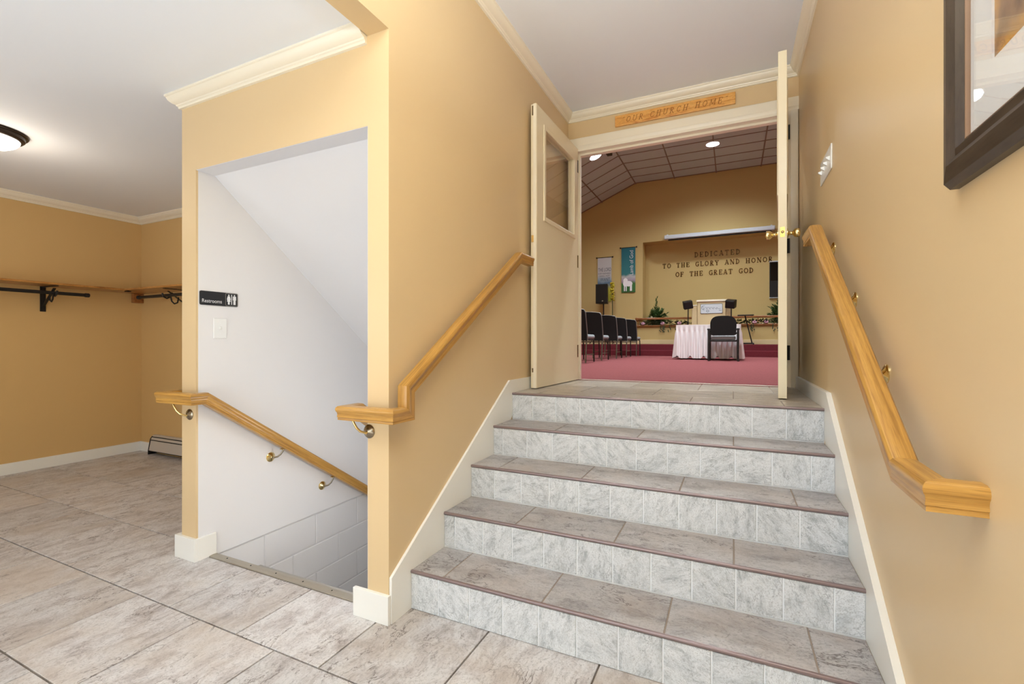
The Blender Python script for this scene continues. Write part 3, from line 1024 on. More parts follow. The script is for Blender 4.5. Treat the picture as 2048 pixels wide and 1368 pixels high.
def glyph(ch, thick=.18, thin=.09, serif=True):
    """returns (width, [(polyline, stroke width)])"""
    k, t = thick, thin
    S = []
    def ser(x, y, w_=.30):
        if serif: S.append(([(x - w_ / 2, y), (x + w_ / 2, y)], t))
    def stem(x, y0=0., y1=1., w_=None): S.append(([(x, y0), (x, y1)], w_ or k))
    lo, hi = t / 2, 1 - t / 2
    W = .72
    if ch == 'A':
        S += [([(.10, 0), (.38, 1)], t), ([(.36, 1), (.66, 0)], k), ([(.2, .32), (.56, .32)], t)]
        ser(.10, lo, .24); ser(.66, lo, .26); W = .78
    elif ch in 'CG':
        S.append((arc(.40, .5, .29, .43, 48, 312, 14), k * .85))
        S.append(([(.62, .70), (.62, .98)], t))
        if ch == 'G':
            stem(.60, .06, .46); ser(.58, .46, .28)
        else: S.append(([(.62, .06), (.62, .28)], t * .8))
        W = .74
    elif ch == 'D':
        stem(.17); S.append((arc(.2, .5, .42, .45, -90, 90, 12), k * .85)); ser(.15, lo); ser(.15, hi); W = .72
    elif ch in 'EF':
        stem(.17); S.append(([(.05, hi), (.62, hi)], t)); S.append(([(.1, .52), (.5, .52)], t)); S.append(([(.6, hi), (.6, .74)], t)); S.append(([(.48, .4), (.48, .64)], t * .8))
        if ch == 'E': S += [([(.05, lo), (.64, lo)], t), ([(.62, lo), (.62, .27)], t)]
        else: ser(.17, lo, .34)
        W = .70
    elif ch == 'H':
        stem(.17); stem(.63); S.append(([(.17, .5), (.63, .5)], t))
        for x in (.17, .63): ser(x, lo, .32); ser(x, hi, .32)
        W = .80
    elif ch == 'I':
        stem(.2); ser(.2, lo, .36); ser(.2, hi, .36); W = .4
    elif ch == 'L':
        stem(.17); ser(.17, hi, .32); S += [([(.05, lo), (.6, lo)], t), ([(.58, lo), (.58, .3)], t)]; W = .66
    elif ch == 'M':
        stem(.13, w_=t); stem(.81); S += [([(.13, 1), (.47, .1)], k * .9), ([(.47, .1), (.81, 1)], t)]
        ser(.13, lo, .24); ser(.81, lo, .3); W = .94
    elif ch == 'N':
        stem(.13, w_=t); stem(.67, w_=t); S.append(([(.13, 1), (.67, 0)], k)); ser(.13, lo, .24); ser(.67, hi, .26); ser(.1, hi, .2); W = .8
    elif ch == 'O':
        S.append((arc(.4, .5, .30, .43, 0, 360, 20), k * .85)); W = .8
    elif ch == 'R':
        stem(.17); S.append((arc(.24, .74, .30, .22, 90, -90, 8), k * .8)); S.append(([(.3, .5), (.62, .02)], k)); S.append(([(.1, hi), (.26, hi)], t)); S.append(([(.1, .52), (.3, .52)], t))
        ser(.15, lo); ser(.66, lo, .16); W = .76
    elif ch == 'S':
        S.append((arc(.34, .74, .22, .21, 40, 250, 10) + arc(.34, .27, .24, .23, 80, -140, 10), k * .8)); W = .66
    elif ch == 'T':
        stem(.36); S.append(([(.03, hi), (.69, hi)], t)); S += [([(.06, hi), (.06, .72)], t), ([(.66, hi), (.66, .72)], t)]; ser(.36, lo, .34); W = .72
    elif ch == 'U':
        S.append(([(.15, 1), (.15, .3)] + arc(.4, .3, .25, .26, 180, 360, 10) + [(.65, 1)], k * .8)); ser(.15, hi, .28); ser(.65, hi, .28); W = .8
    elif ch == 'W':
        S += [([(.06, 1), (.3, 0)], k), ([(.3, 0), (.48, .9)], t), ([(.48, .9), (.7, 0)], k), ([(.7, 0), (.92, 1)], t)]; W = .98
    elif ch == 'Y':
        S += [([(.08, 1), (.36, .46)], k), ([(.36, .46), (.64, 1)], t)]; stem(.36, 0, .5); ser(.36, lo, .34); ser(.1, hi, .28); ser(.63, hi, .24); W = .72
    elif ch in '"':
        S += [([(.1, .82), (.16, 1)], t), ([(.26, .82), (.32, 1)], t)]; W = .4
    return W, S


def text_line(txt, x0, x1, base, h, parent, m, y, space=.55, depth=.012, slant=0., thick=.18, thin=.09, serif=True, name='letter'):
    """letters standing on a wall plane facing -Y, from x0 to x1"""
    gl = [None if c == ' ' else glyph(c, thick, thin, serif) for c in txt]
    wid = sum((space if g is None else g[0]) for g in gl) * h
    gap = (x1 - x0 - wid) / max(1, len(txt) - 1)
    x = x0
    for g in gl:
        if g is None:
            x += space * h + gap
            continue
        mb = MB()
        for poly, wd in g[1]:
            mb.ribbon([((p[0] + slant * p[1]) * h, p[1] * h) for p in poly], wd * h, (x, y, base), (1, 0, 0), (0, 0, 1), (0, -1, 0), depth)
        mb.build(name, m, parent)
        x += g[0] * h + gap


sg = empty('wooden_name_sign', (-.45, YD, 3.10), 'carved wooden board lettered OUR CHURCH HOME above the doorway', 'sign')
MB().cbox(-.922, .023, YD - .02, YD, 3.100, 3.193, .003).build('board', M['sign_wood'], sg)
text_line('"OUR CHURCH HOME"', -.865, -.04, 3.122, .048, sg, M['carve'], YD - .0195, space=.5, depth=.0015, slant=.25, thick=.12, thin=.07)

# ------------------------------------------------------------------ small wall things
# restroom sign on the white wall
sx = -2.72
rs = empty('restroom_sign', (sx, 1.73, 1.44), 'black plastic sign reading Restrooms with two figure symbols', 'sign')


def rrect(y0, y1, z0, z1, r, n=5):
    p = []
    for cy, cz, a in ((y1 - r, z1 - r, 0), (y0 + r, z1 - r, 90), (y0 + r, z0 + r, 180), (y1 - r, z0 + r, 270)):
        for k in range(n + 1):
            q = math.radians(a + 90 * k / n)
            p.append((cy + r * math.cos(q), cz + r * math.sin(q)))
    return p


MB().prism(rrect(1.628, 1.852, 1.442, 1.522, .009), 0, sx, sx + .005).build('plate', M['signblack'], rs)
fr_ = MB()
loop = rrect(1.776, 1.849, 1.445, 1.519, .008)
fr_.ribbon(loop + [loop[0]], .0016, (sx + .005, 0, 0), (0, 1, 0), (0, 0, 1), (1, 0, 0), .0006)
fr_.build('symbol_border', M['alu'], rs)


def font_text(txt, size, name, m, parent, origin, ex, ez, depth=.0008, width=None):
    cu = bpy.data.curves.new(name, 'FONT')
    cu.body = txt
    cu.size = size
    cu.extrude = 0
    cu.resolution_u = 3
    ob = bpy.data.objects.new(name, cu)
    COL.objects.link(ob)
    dg = bpy.context.evaluated_depsgraph_get()
    me = bpy.data.meshes.new_from_object(ob.evaluated_get(dg))
    mb = MB()
    xs_ = [v.co.x for v in me.vertices]
    sc = (width / (max(xs_) - min(xs_))) if width else 1
    o, ex, ez = Vector(origin), Vector(ex), Vector(ez)
    en = ex.cross(ez)
    mb.add([o + ex * ((v.co.x - min(xs_)) * sc) + ez * v.co.y + en * depth for v in me.vertices], [tuple(p.vertices) for p in me.polygons])
    bpy.data.objects.remove(ob)
    bpy.data.curves.remove(cu)
    bpy.data.meshes.remove(me)
    return mb.build(name, m, parent, fix=False)


font_text('Restrooms', .030, 'lettering', M['signwhite'], rs, (sx + .005, 1.640, 1.4565), (0, 1, 0), (0, 0, 1), width=.113)
for cy, skirt in ((1.795, True), (1.830, False)):
    f_ = MB()
    f_.prism([(cy + .0042 * math.cos(a), 1.5085 + .0042 * math.sin(a)) for a in [2 * math.pi * k / 12 for k in range(12)]], 0, sx + .005, sx + .0062)
    if skirt:
        f_.prism([(cy - .006, 1.503), (cy + .006, 1.503), (cy + .0115, 1.483), (cy + .0085, 1.481), (cy + .0105, 1.470), (cy + .005, 1.470), (cy + .005, 1.453), (cy - .005, 1.453), (cy - .005, 1.470), (cy - .0105, 1.470), (cy - .0085, 1.481), (cy - .0115, 1.483)], 0, sx + .005, sx + .0062)
    else:
        f_.prism([(cy - .0095, 1.503), (cy + .0095, 1.503), (cy + .0095, 1.480), (cy + .0065, 1.480), (cy + .0065, 1.453), (cy - .0065, 1.453), (cy - .0065, 1.480), (cy - .0095, 1.480)], 0, sx + .005, sx + .0062)
    f_.build('figure_symbol', M['signwhite'], rs)
MB().box(sx + .005, sx + .0062, 1.8105, 1.8145, 1.453, 1.513).build('divider_symbol', M['signwhite'], rs)

# light switch below it
ls = empty('light_switch', (sx, 1.744, 1.25), 'white single toggle light switch on the white wall below the sign', 'light switch')
MB().cbox(sx, sx + .006, 1.705, 1.783, 1.251, 1.369, .0025).build('plate', M['plate'], ls)
MB().prism([(0, 1.300), (.016, 1.310), (.017, 1.316), (0, 1.320)], 1, 1.739, 1.749).build('toggle', M['plate'], ls).location.x = .005 + .004
for z in (1.28, 1.34): MB().lathe([(.003, 0), (.003, .0012), (.001, .0015)], (sx + .006, 1.744, z), 'X', 8).build('screw', M['white_plastic'], ls)

# two-gang switch on the right wall
ls = empty('light_switch', (XW_R, 2.87, 2.05), 'white plate with a row of toggle light switches high on the right wall', 'light switch')
ya, yb_, za, zb = 2.79, 3.0, 2.07, 2.19
ya, yb_ = 2.775, 3.085
MB().cbox(XW_R - .006, XW_R, ya, yb_, 2.095, 2.22, .0025).build('plate', M['plate'], ls)
for k in range(4):
    yy = ya + (yb_ - ya) * (k + .5) / 4
    MB().prism([(XW_R - .005, 2.145), (XW_R - .022, 2.158), (XW_R - .022, 2.164), (XW_R - .005, 2.168)], 1, yy - .005, yy + .005).build('toggle', M['plate'], ls)

# framed picture on the right wall
pf = empty('framed_picture', (XW_R, .95, 1.6), 'framed print with wide white mat in a dark wooden frame on the right wall', 'picture')
py0, py1, pz0, pz1 = .50, 1.342, 1.565, 2.33
FW = .080
frp = [(0, 0), (0, .016), (.010, .030), (.040, .036), (.056, .026), (.068, .030), (FW, .018), (FW, 0)]  # (from outer edge inwards, out from wall)
corners = [(py0, pz0), (py1, pz0), (py1, pz1), (py0, pz1)]
for i in range(4):
    a, b = corners[i], corners[(i + 1) % 4]
    mb = MB()
    c_ = Vector(((py0 + py1) / 2, (pz0 + pz1) / 2))
    A, B = Vector(a), Vector(b)
    dd = (B - A).normalized()
    nn = Vector((-dd.y, dd.x))
    if (c_ - A).dot(nn) < 0: nn = -nn
    vs, n_ = [], len(frp)
    for P, s_ in ((A, 1), (B, -1)):
        for f, t in frp:
            q = P + nn * f + dd * (s_ * f)
            vs.append((XW_R - t, q.x, q.y))
    mb.add(vs, [(k, (k + 1) % n_, n_ + (k + 1) % n_, n_ + k) for k in range(n_)] + [tuple(range(n_)), tuple(range(n_, 2 * n_))])
    for k in range(n_):
        mb.uv[k] = [(0, frp[k][0]), (0, frp[(k + 1) % n_][0]), (.9, frp[(k + 1) % n_][0]), (.9, frp[k][0])]
    mb.build('frame_side', M['frame'], pf, smooth=20)
iy0, iy1, iz0, iz1 = py0 + FW, py1 - FW, pz0 + FW, pz1 - FW
fb = MB()
for y0, y1, z0, z1 in ((iy0, iy1, iz0, iz0 + .0022), (iy0, iy1, iz1 - .0022, iz1), (iy0, iy0 + .0022, iz0, iz1), (iy1 - .0022, iy1, iz0, iz1)):
    fb.box(XW_R - .019, XW_R - .008, y0, y1, z0, z1)
fb.build('fillet', M['fillet'], pf)
MATW, MATB = .087, .113
mb = MB()
for y0, y1, z0, z1 in ((iy0, iy1, iz0, iz0 + MATB), (iy0, iy1, iz1 - MATW, iz1), (iy0, iy0 + MATW, iz0 + MATB, iz1 - MATW), (iy1 - MATW, iy1, iz0 + MATB, iz1 - MATW)):
    mb.box(XW_R - .010, XW_R - .004, y0, y1, z0, z1)
mb.build('mat_board', M['matboard'], pf)
MB().box(XW_R - .006, XW_R - .002, iy0 + MATW - .01, iy1 - MATW + .01, iz0 + MATB - .01, iz1 - MATW + .01).build('print', M['painting'], pf)
MB().box(XW_R - .015, XW_R - .0135, iy0, iy1, iz0, iz1).build('pane', M['glass'], pf)

# flush ceiling lamps
def dome_lamp(lx, ly, lz, power, color, label):
    cl = empty('ceiling_lamp', (lx, ly, lz), label, 'ceiling lamp')
    MB().lathe([(.206, 0), (.209, .006), (.206, .012), (.192, .016), (.190, .034), (.182, .042), (.172, .046), (.166, .046), (.166, .0)], (lx, ly, lz), '-Z', 48).build('ring', M['bronze'], cl, smooth=35)
    MB().lathe([(.168, .040), (.165, .055), (.150, .074), (.12, .092), (.08, .104), (.04, .110), (.005, .112)], (lx, ly, lz), '-Z', 40).build('glass_dome', M['dome'], cl, smooth=60)
    d = bpy.data.lights.new('lamp_bulb', 'POINT')
    d.energy = power
    d.color = color
    d.shadow_soft_size = .15
    o = bpy.data.objects.new('lamp_bulb', d)
    o.location = (lx, ly, lz - .30)
    COL.objects.link(o)


dome_lamp(-4.465, 1.298, ZLOW, 6, (1, .86, .70), 'round flush ceiling lamp with glowing dome and bronze ring in the coat room')
# added bowl pendant, out of view: an uplight that washes the high ceiling
pnx, pny, pnz = -.05, .05, 2.30
pn = empty('added_uplight_pendant', (pnx, pny, ZHIGH), 'added bronze bowl pendant, out of view, lighting the high ceiling', 'pendant lamp')
MB().lathe([(.06, 0), (.065, .012), (.03, .03), (.012, .034)], (pnx, pny, ZHIGH), '-Z', 24).build('canopy', M['bronze'], pn, smooth=40)
MB().tube([(pnx, pny, ZHIGH - .03), (pnx, pny, pnz - .1)], .008, 10).build('rod', M['bronze'], pn, smooth=60)
MB().lathe([(.008, -.14), (.07, -.132), (.14, -.10), (.19, -.055), (.215, 0), (.208, 0), (.182, -.05), (.135, -.09), (.07, -.118), (.008, -.124)], (pnx, pny, pnz), 'Z', 40).build('bowl', M['bronze'], pn, smooth=50)
ul = area('added_uplight', (pnx, pny, pnz - .015), (math.pi, 0, 0), 0.34, .34, 86, (.82, .92, 1), 'DISK')
# unseen wall lamp, added to brighten the stairwell
wlp = empty('stairwell_fill_lamp', (XJ - .003, 2.3, .35), 'white dome wall lamp added out of view to light the stairwell going down', 'wall lamp')
MB().lathe([(.09, 0), (.09, .012), (.08, .016)], (XJ - .003, 2.3, .35), '-X', 28).build('back_plate', M['white_plastic'], wlp, smooth=35)
MB().lathe([(.08, .014), (.076, .04), (.055, .065), (.02, .078), (.004, .08)], (XJ - .003, 2.3, .35), '-X', 28).build('glass_dome', M['dome'], wlp, smooth=60)
d = bpy.data.lights.new('stairwell_fill_bulb', 'POINT')
d.energy = 5
d.color = (.97, .98, 1)
d.shadow_soft_size = .12
o = bpy.data.objects.new('stairwell_fill_bulb', d)
o.location = (XJ - .24, 2.3, .35)
COL.objects.link(o)

# coat shelves
ZS = 1.772
SD = .30


def shelf_bracket(parent, axis, pos):
    """iron shelf and rod bracket; axis 'X': wall at XCL facing +X, 'Y': wall at YCB facing -Y"""
    def W(o, l, z):   # out, lateral, z
        return (XCL + o, pos + l, z) if axis == 'X' else (pos + l, YCB - o, z)
    b = MB()
    def bar(p, q, wd, th):
        P, Q = Vector(p), Vector(q)
        d_ = (Q - P).normalized()
        lat_ = Vector((0, 1, 0)) if axis == 'X' else Vector((1, 0, 0))
        n_ = d_.cross(lat_).normalized()
        vs = [X_ + lat_ * (s1 * wd / 2) + n_ * (s2 * th / 2) for X_ in (P, Q) for s1, s2 in ((-1, -1), (1, -1), (1, 1), (-1, 1))]
        b.add(vs, [(0, 1, 2, 3), (7, 6, 5, 4), (0, 4, 5, 1), (1, 5, 6, 2), (2, 6, 7, 3), (3, 7, 4, 0)])
    bar(W(.006, 0, ZS - .002), W(.006, 0, ZS - .245), .042, .008)
    bar(W(.006, 0, ZS - .008), W(SD - .02, 0, ZS - .008), .030, .006)
    bar(W(.01, 0, ZS - .20), W(SD - .06, 0, ZS - .03), .022, .006)
    # hook holding the rod
    pts = [W(SD - .10, 0, ZS - .045), W(SD - .085, 0, ZS - .085), W(SD - .05, 0, ZS - .105), W(SD - .018, 0, ZS - .09), W(SD - .008, 0, ZS - .055)]
    b.tube(pts, .008, 8)
    # garment hook below
    pts = [W(SD - .16, 0, ZS - .085), W(SD - .15, 0, ZS - .14), W(SD - .12, 0, ZS - .155), W(SD - .095, 0, ZS - .13), W(SD - .085, 0, ZS - .085)]
    b.tube(pts, .007, 8)
    return b.build('bracket', M['black'], parent, smooth=35)


c1 = empty('coat_shelf', (XCL, 1.0, ZS), 'wooden coat shelf with black iron bracket and hanging rod along the left wall', 'coat shelf')
MB().cbox(XCL, XCL + SD, YB + .3, YCB, ZS, ZS + .019, .003).build('board', M['shelf'], c1)
for y in (2.16, 1.1): shelf_bracket(c1, 'X', y)
MB().lathe([(.016, 0), (.016, 2.44), (.0205, 2.44), (.0205, 2.47), (.016, 2.475)], (XCL + SD - .055, -.05, ZS - .075), 'Y', 16).build('hanging_rod', M['black'], c1, smooth=40)
c2 = empty('coat_shelf', (-4.5, YCB, ZS), 'wooden coat shelf with black rod on the short wall above the heater', 'coat shelf')
MB().cbox(XCL + SD, -2.86, YCB - SD, YCB, ZS, ZS + .019, .003).build('board', M['shelf'], c2)
MB().cbox(XCL + .0, XCL + .055, YCB - .10, YCB, ZS - .105, ZS - .001, .006).build('corner_block', M['railwood'], c2)
shelf_bracket(c2, 'Y', -5.12)
MB().lathe([(.016, .0), (.0205, .002), (.0205, .03), (.016, .032), (.016, 2.7)], (-5.64, YCB - SD + .055, ZS - .075), 'X', 16).build('hanging_rod', M['black'], c2, smooth=40)
MB().cbox(XCL + SD - .03, XCL + SD + .03, YCB - SD + .01, YCB - SD + .045, ZS - .012, ZS - .001, .002).build('joining_plate', M['black'], c2)

# baseboard heater
hx0, hx1 = -5.78, -2.92
bh = empty('baseboard_heater', (-4.4, YCB, 0), 'low grey metal baseboard heater against the short coat room wall', 'heater')
MB().prism([(YCB, .03), (YCB - .065, .03), (YCB - .072, .04), (YCB - .05, .175), (YCB - .02, .2), (YCB, .2)], 0, hx0 + .006, hx1).build('body', M['dark'], bh)
MB().prism([(YCB - .079, .045), (YCB - .082, .045), (YCB - .064, .150), (YCB - .061, .150)], 0, hx0 + .012, hx1).build('front_panel', M['heater'], bh)
MB().prism([(YCB - .060, .160), (YCB - .063, .160), (YCB - .052, .183), (YCB - .049, .183)], 0, hx0 + .012, hx1).build('damper', M['heater'], bh)
MB().prism([(YCB, .198), (YCB, .206), (YCB - .03, .206), (YCB - .046, .194), (YCB - .044, .190), (YCB - .03, .199)], 0, hx0, hx1).build('top_cover', M['heater'], bh)
MB().prism([(YCB, 0), (YCB - .085, 0), (YCB - .085, .04), (YCB - .064, .165), (YCB - .045, .195), (YCB, .205)], 0, hx0 - .003, hx0 + .006).build('end_cap', M['black'], bh)

# ================================================================== sanctuary beyond the doors
SX0, SX1, SYW = -5.6, 4.8, 13.6
ZC = 5.757
XK0, XK1 = -2.498, 1.728         # knees of the flat ceiling
struct(MB().box(SX0, SX1, YD + .12, 11.78, LAND - .15, LAND + .004), 'floor_sanctuary', M['carpet'])
MB().box(DX0, DX1, YD - .022, YD + .13, LAND - .03, LAND + .003).build('floor_doorway', M['carpet'], kind='structure')
struct(MB().prism([(YD - .012, LAND), (YD - .008, LAND + .006), (YD + .004, LAND + .008), (YD + .012, LAND)], 0, DX0 + .012, DX1 - .012), 'trim_5', M['alu'])
struct(MB().box(SX0 - .12, SX0, YD, SYW + 1, LAND - .2, 5.9), 'wall_sanctuary_left', M['stan'])
struct(MB().box(SX1, SX1 + .12, YD, SYW + 1, LAND - .2, 5.9), 'wall_sanctuary_right', M['stan'])
# platform with two carpeted steps
ZP1, ZP2 = LAND + .14, LAND + .28
struct(MB().cbox(SX0, SX1, 11.75, 12.1, LAND, ZP1, .012), 'floor_platform_step', M['carpet_dk'])
struct(MB().cbox(SX0, SX1, 12.05, SYW + 1.2, LAND, ZP2, .012), 'floor_platform', M['carpet_dk'])
# front wall with alcove
AX0, AX1, AZ1, AYB = -2.302, 1.53, 4.06, 14.1
fw = MB()
fw.box(SX0, AX0, SYW, SYW + .12, ZP2, 5.9).box(AX1, SX1, SYW, SYW + .12, ZP2, 5.9).box(AX0, AX1, SYW, SYW + .12, AZ1, 5.9)
fw.box(AX0 - .1, AX0, SYW + .12, AYB + .1, ZP2, AZ1 + .1).box(AX1, AX1 + .1, SYW + .12, AYB + .1, ZP2, AZ1 + .1).box(AX0, AX1, SYW + .12, AYB + .1, AZ1, AZ1 + .1)
fw.box(AX0, AX1, AYB, AYB + .1, ZP2, AZ1)
struct(fw, 'wall_front', M['stan'])
lw = struct(MB().box(-2.44, 1.67, SYW - .06, SYW, ZP2, 1.655).box(AX0, AX1, SYW, SYW + .3, ZP2, 1.655), 'wall_low', M['stan'])
struct(MB().cbox(-2.445, 1.675, SYW - .078, SYW - .06, ZP2, ZP2 + .125, .004), 'baseboard_low_wall', M['pulpit'])
struct(MB().cbox(SX0, -2.445, SYW - .018, SYW, ZP2, ZP2 + .125, .004), 'baseboard_front', M['pulpit'])
# altar rail
ar = empty('altar_rail', (-.39, SYW - .03, 1.655), 'dark wooden rail on short posts over the low platform wall', 'rail')
MB().cbox(-2.47, 1.70, SYW - .11, SYW + .10, 1.655, 1.705, .01).build('ledge', M['railwood'], ar)
MB().cbox(-2.47, 1.70, SYW - .085, SYW - .005, 1.852, 1.912, .014).build('top_rail', M['railwood'], ar)
MB().cbox(-2.50, -2.42, SYW - .10, SYW + .01, 1.845, 1.922, .014).build('end_block', M['railwood'], ar)
for x in (-2.41, -1.371, -.39, .60, 1.62):
    MB().cbox(x - .012, x + .012, SYW - .057, SYW - .033, 1.705, 1.852, .003).build('post', M['railwood'], ar)

# suspended ceiling: panels one by one, dark grid behind
th_ = math.atan(.42)
cg = struct(MB().box(XK0, XK1, YD + .13, SYW, ZC + .012, ZC + .03), 'ceiling_sanctuary', M['cgrid'])
cgl = struct(MB().prism([(XK0, ZC + .012), (XK0, ZC + .03), (SX0, ZC + .03 - .42 * (XK0 - SX0)), (SX0, ZC + .012 - .42 * (XK0 - SX0))], 1, YD + .13, SYW), 'ceiling_sanctuary_slope_left', M['cgrid'])
cgr = struct(MB().prism([(XK1, ZC + .012), (XK1, ZC + .03), (SX1, ZC + .03 - .42 * (SX1 - XK1)), (SX1, ZC + .012 - .42 * (SX1 - XK1))], 1, YD + .13, SYW), 'ceiling_sanctuary_slope_right', M['cgrid'])
PX, PY = (XK1 - XK0) / 4, .535
pm = tile_mesh('ceiling_panel', PX - .024, PY - .024, .012, M['ctile'], .004)
y = SYW - .63 + PY
rows = []
yy = 12.97 + PY
while yy > YD + .6:
    rows.append((yy - PY, yy))
    yy -= PY
for (a, b) in rows:
    for k in range(4):
        o = bpy.data.objects.new('ceiling_panel', pm)
        COL.objects.link(o)
        o.parent = cg
        o.rotation_euler = (math.pi, 0, 0)
        o.location = Vector((XK0 + PX * (k + .5), (a + b) / 2, ZC + .006)) - wloc(cg)
    for side, par, xk in ((-1, cgl, XK0), (1, cgr, XK1)):
        for k in range(3 if side < 0 else 1):
            s_ = PX * (k + .5)
            o = bpy.data.objects.new('ceiling_panel', pm)
            COL.objects.link(o)
            o.parent = par
            o.rotation_euler = (math.pi, -side * th_ * -1, 0)
            o.location = Vector((xk + side * s_ * math.cos(th_), (a + b) / 2, ZC + .008 - s_ * math.sin(th_))) - wloc(par)


# grid bars between the panels
for k in range(5):
    x = XK0 + PX * k
    MB().box(x - .013, x + .013, YD + .14, SYW, ZC - .010, ZC + .012).build('grid_bar', M['cgrid'], cg)
for (a, b) in rows:
    MB().box(XK0 + .013, XK1 - .013, a - .012, a + .012, ZC - .008, ZC + .012).build('grid_bar', M['cgrid'], cg)
    for side, par, xk, xe in ((-1, cgl, XK0, SX0), (1, cgr, XK1, SX1)):
        ze = ZC - .42 * abs(xe - xk)
        MB().prism([(xk, ZC - .008), (xk, ZC + .012), (xe, ze + .012), (xe, ze - .008)], 1, a - .012, a + .012).build('grid_bar', M['cgrid'], par)
for k in (1, 2, 3):
    x = XK0 - PX * k * math.cos(th_)
    z = ZC - PX * k * math.sin(th_)
    MB().box(x - .013, x + .013, YD + .14, SYW, z - .012, z + .010).build('grid_bar', M['cgrid'], cgl)


def downlight(x, y, power, slope=0, label=None):
    t = empty('recessed_light', (x, y, ZC), label, 'ceiling light', group='recessed lights in the sanctuary ceiling')
    MB().lathe([(.155, 0), (.16, .006), (.15, .014), (.14, .016), (.14, 0)], (0, 0, 0), '-Z', 28).build('trim_ring', M['white_plastic'], t, smooth=35, local=True)
    MB().lathe([(.138, 0), (.138, .012), (.1, .018), (.02, .02)], (0, 0, 0), '-Z', 28).build('lens', M['lightdisc'], t, smooth=35, local=True)
    z = ZC
    if slope:
        z = ZC - .42 * (XK0 - x)
        t.rotation_euler = (0, -th_, 0)
        t.location.z = z
    d_ = bpy.data.lights.new('downlight_lamp', 'SPOT')
    d_.energy = power
    d_.spot_size = math.radians(150)
    d_.spot_blend = .8
    d_.shadow_soft_size = .13
    d_.color = (.88, .96, 1)
    o = bpy.data.objects.new('downlight_lamp', d_)
    o.location = (x, y, z - .06)
    COL.objects.link(o)


downlight(-.403, 11.588, 270, label='bright round recessed light in the flat middle of the sanctuary ceiling')
downlight(-2.90, 10.72, 170, 1, 'bright round recessed light on the sloped ceiling cut by the door head')
for x, y, lab in ((-.4, 8.2, 'unseen recessed light added over the open carpet before the white table'), (-2.0, 6.4, 'unseen recessed light added above the nearest aisle chair'), (1.2, 9.5, 'unseen recessed light added right of the aisle near the black armchair'), (-.4, 5.2, 'unseen recessed light added just inside the doorway')):
    downlight(x, y, 310, label=lab)  # out-of-view lights, added to brighten the sanctuary

# ceiling speaker / bracket near the knee
MB().cbox(-2.66, -2.54, 10.60, 10.90, ZC - .16, ZC - .06, .01).box(-2.61, -2.59, 10.70, 10.80, ZC - .06, ZC).build('ceiling_fixture', M['bronze'], label='dark boxy fixture hanging near the fold of the sanctuary ceiling', cat='fixture')

# projection screen housing
ps = empty('projection_screen', (-.4, SYW - .1, 4.1), 'long pale rolled up projection screen housing above the alcove lettering', 'projection screen')
MB().cbox(-1.70, .98, SYW - .16, SYW - .03, 4.065, 4.175, .02).build('housing', M['screenbar'], ps)
MB().cbox(-1.60, .90, SYW - .115, SYW - .085, 4.025, 4.06, .008).build('bottom_bar', M['black'], ps)
for x in (-1.62, .9): MB().cbox(x - .02, x + .02, SYW - .11, SYW, 4.17, 4.2, .004).build('wall_bracket', M['screenbar'], ps)

# bronze letters in the alcove
wl = empty('wall_lettering', (-.4, AYB, 3.1), 'three lines of dark letters DEDICATED TO THE GLORY AND HONOR OF THE GREAT GOD', 'lettering')
text_line('DEDICATED', -.965, .19, 3.615, .142, wl, M['letter'], AYB)
text_line('TO THE GLORY AND HONOR', -1.825, .97, 3.355, .135, wl, M['letter'], AYB, space=.7)
text_line('OF THE GREAT GOD', -1.472, .512, 3.09, .138, wl, M['letter'], AYB, space=.8)

# television
tv = empty('television', (1.3, AYB, 2.4), 'dark flat television hanging in the alcove beside the door edge', 'television')
MB().cbox(.893, 1.50, AYB - .07, AYB - .01, 2.40, 3.34, .006).build('casing', M['blackp'], tv)
MB().cbox(.91, 1.485, AYB - .073, AYB - .069, 2.84, 3.32, .001).build('screen', M['tv'], tv)
MB().cbox(.885, 1.505, AYB - .075, AYB - .01, 3.335, 3.365, .003).build('top_edge', M['screenbar'], tv)
MB().cbox(.885, 1.505, AYB - .075, AYB - .01, 2.385, 2.405, .003).build('bottom_edge', M['screenbar'], tv)


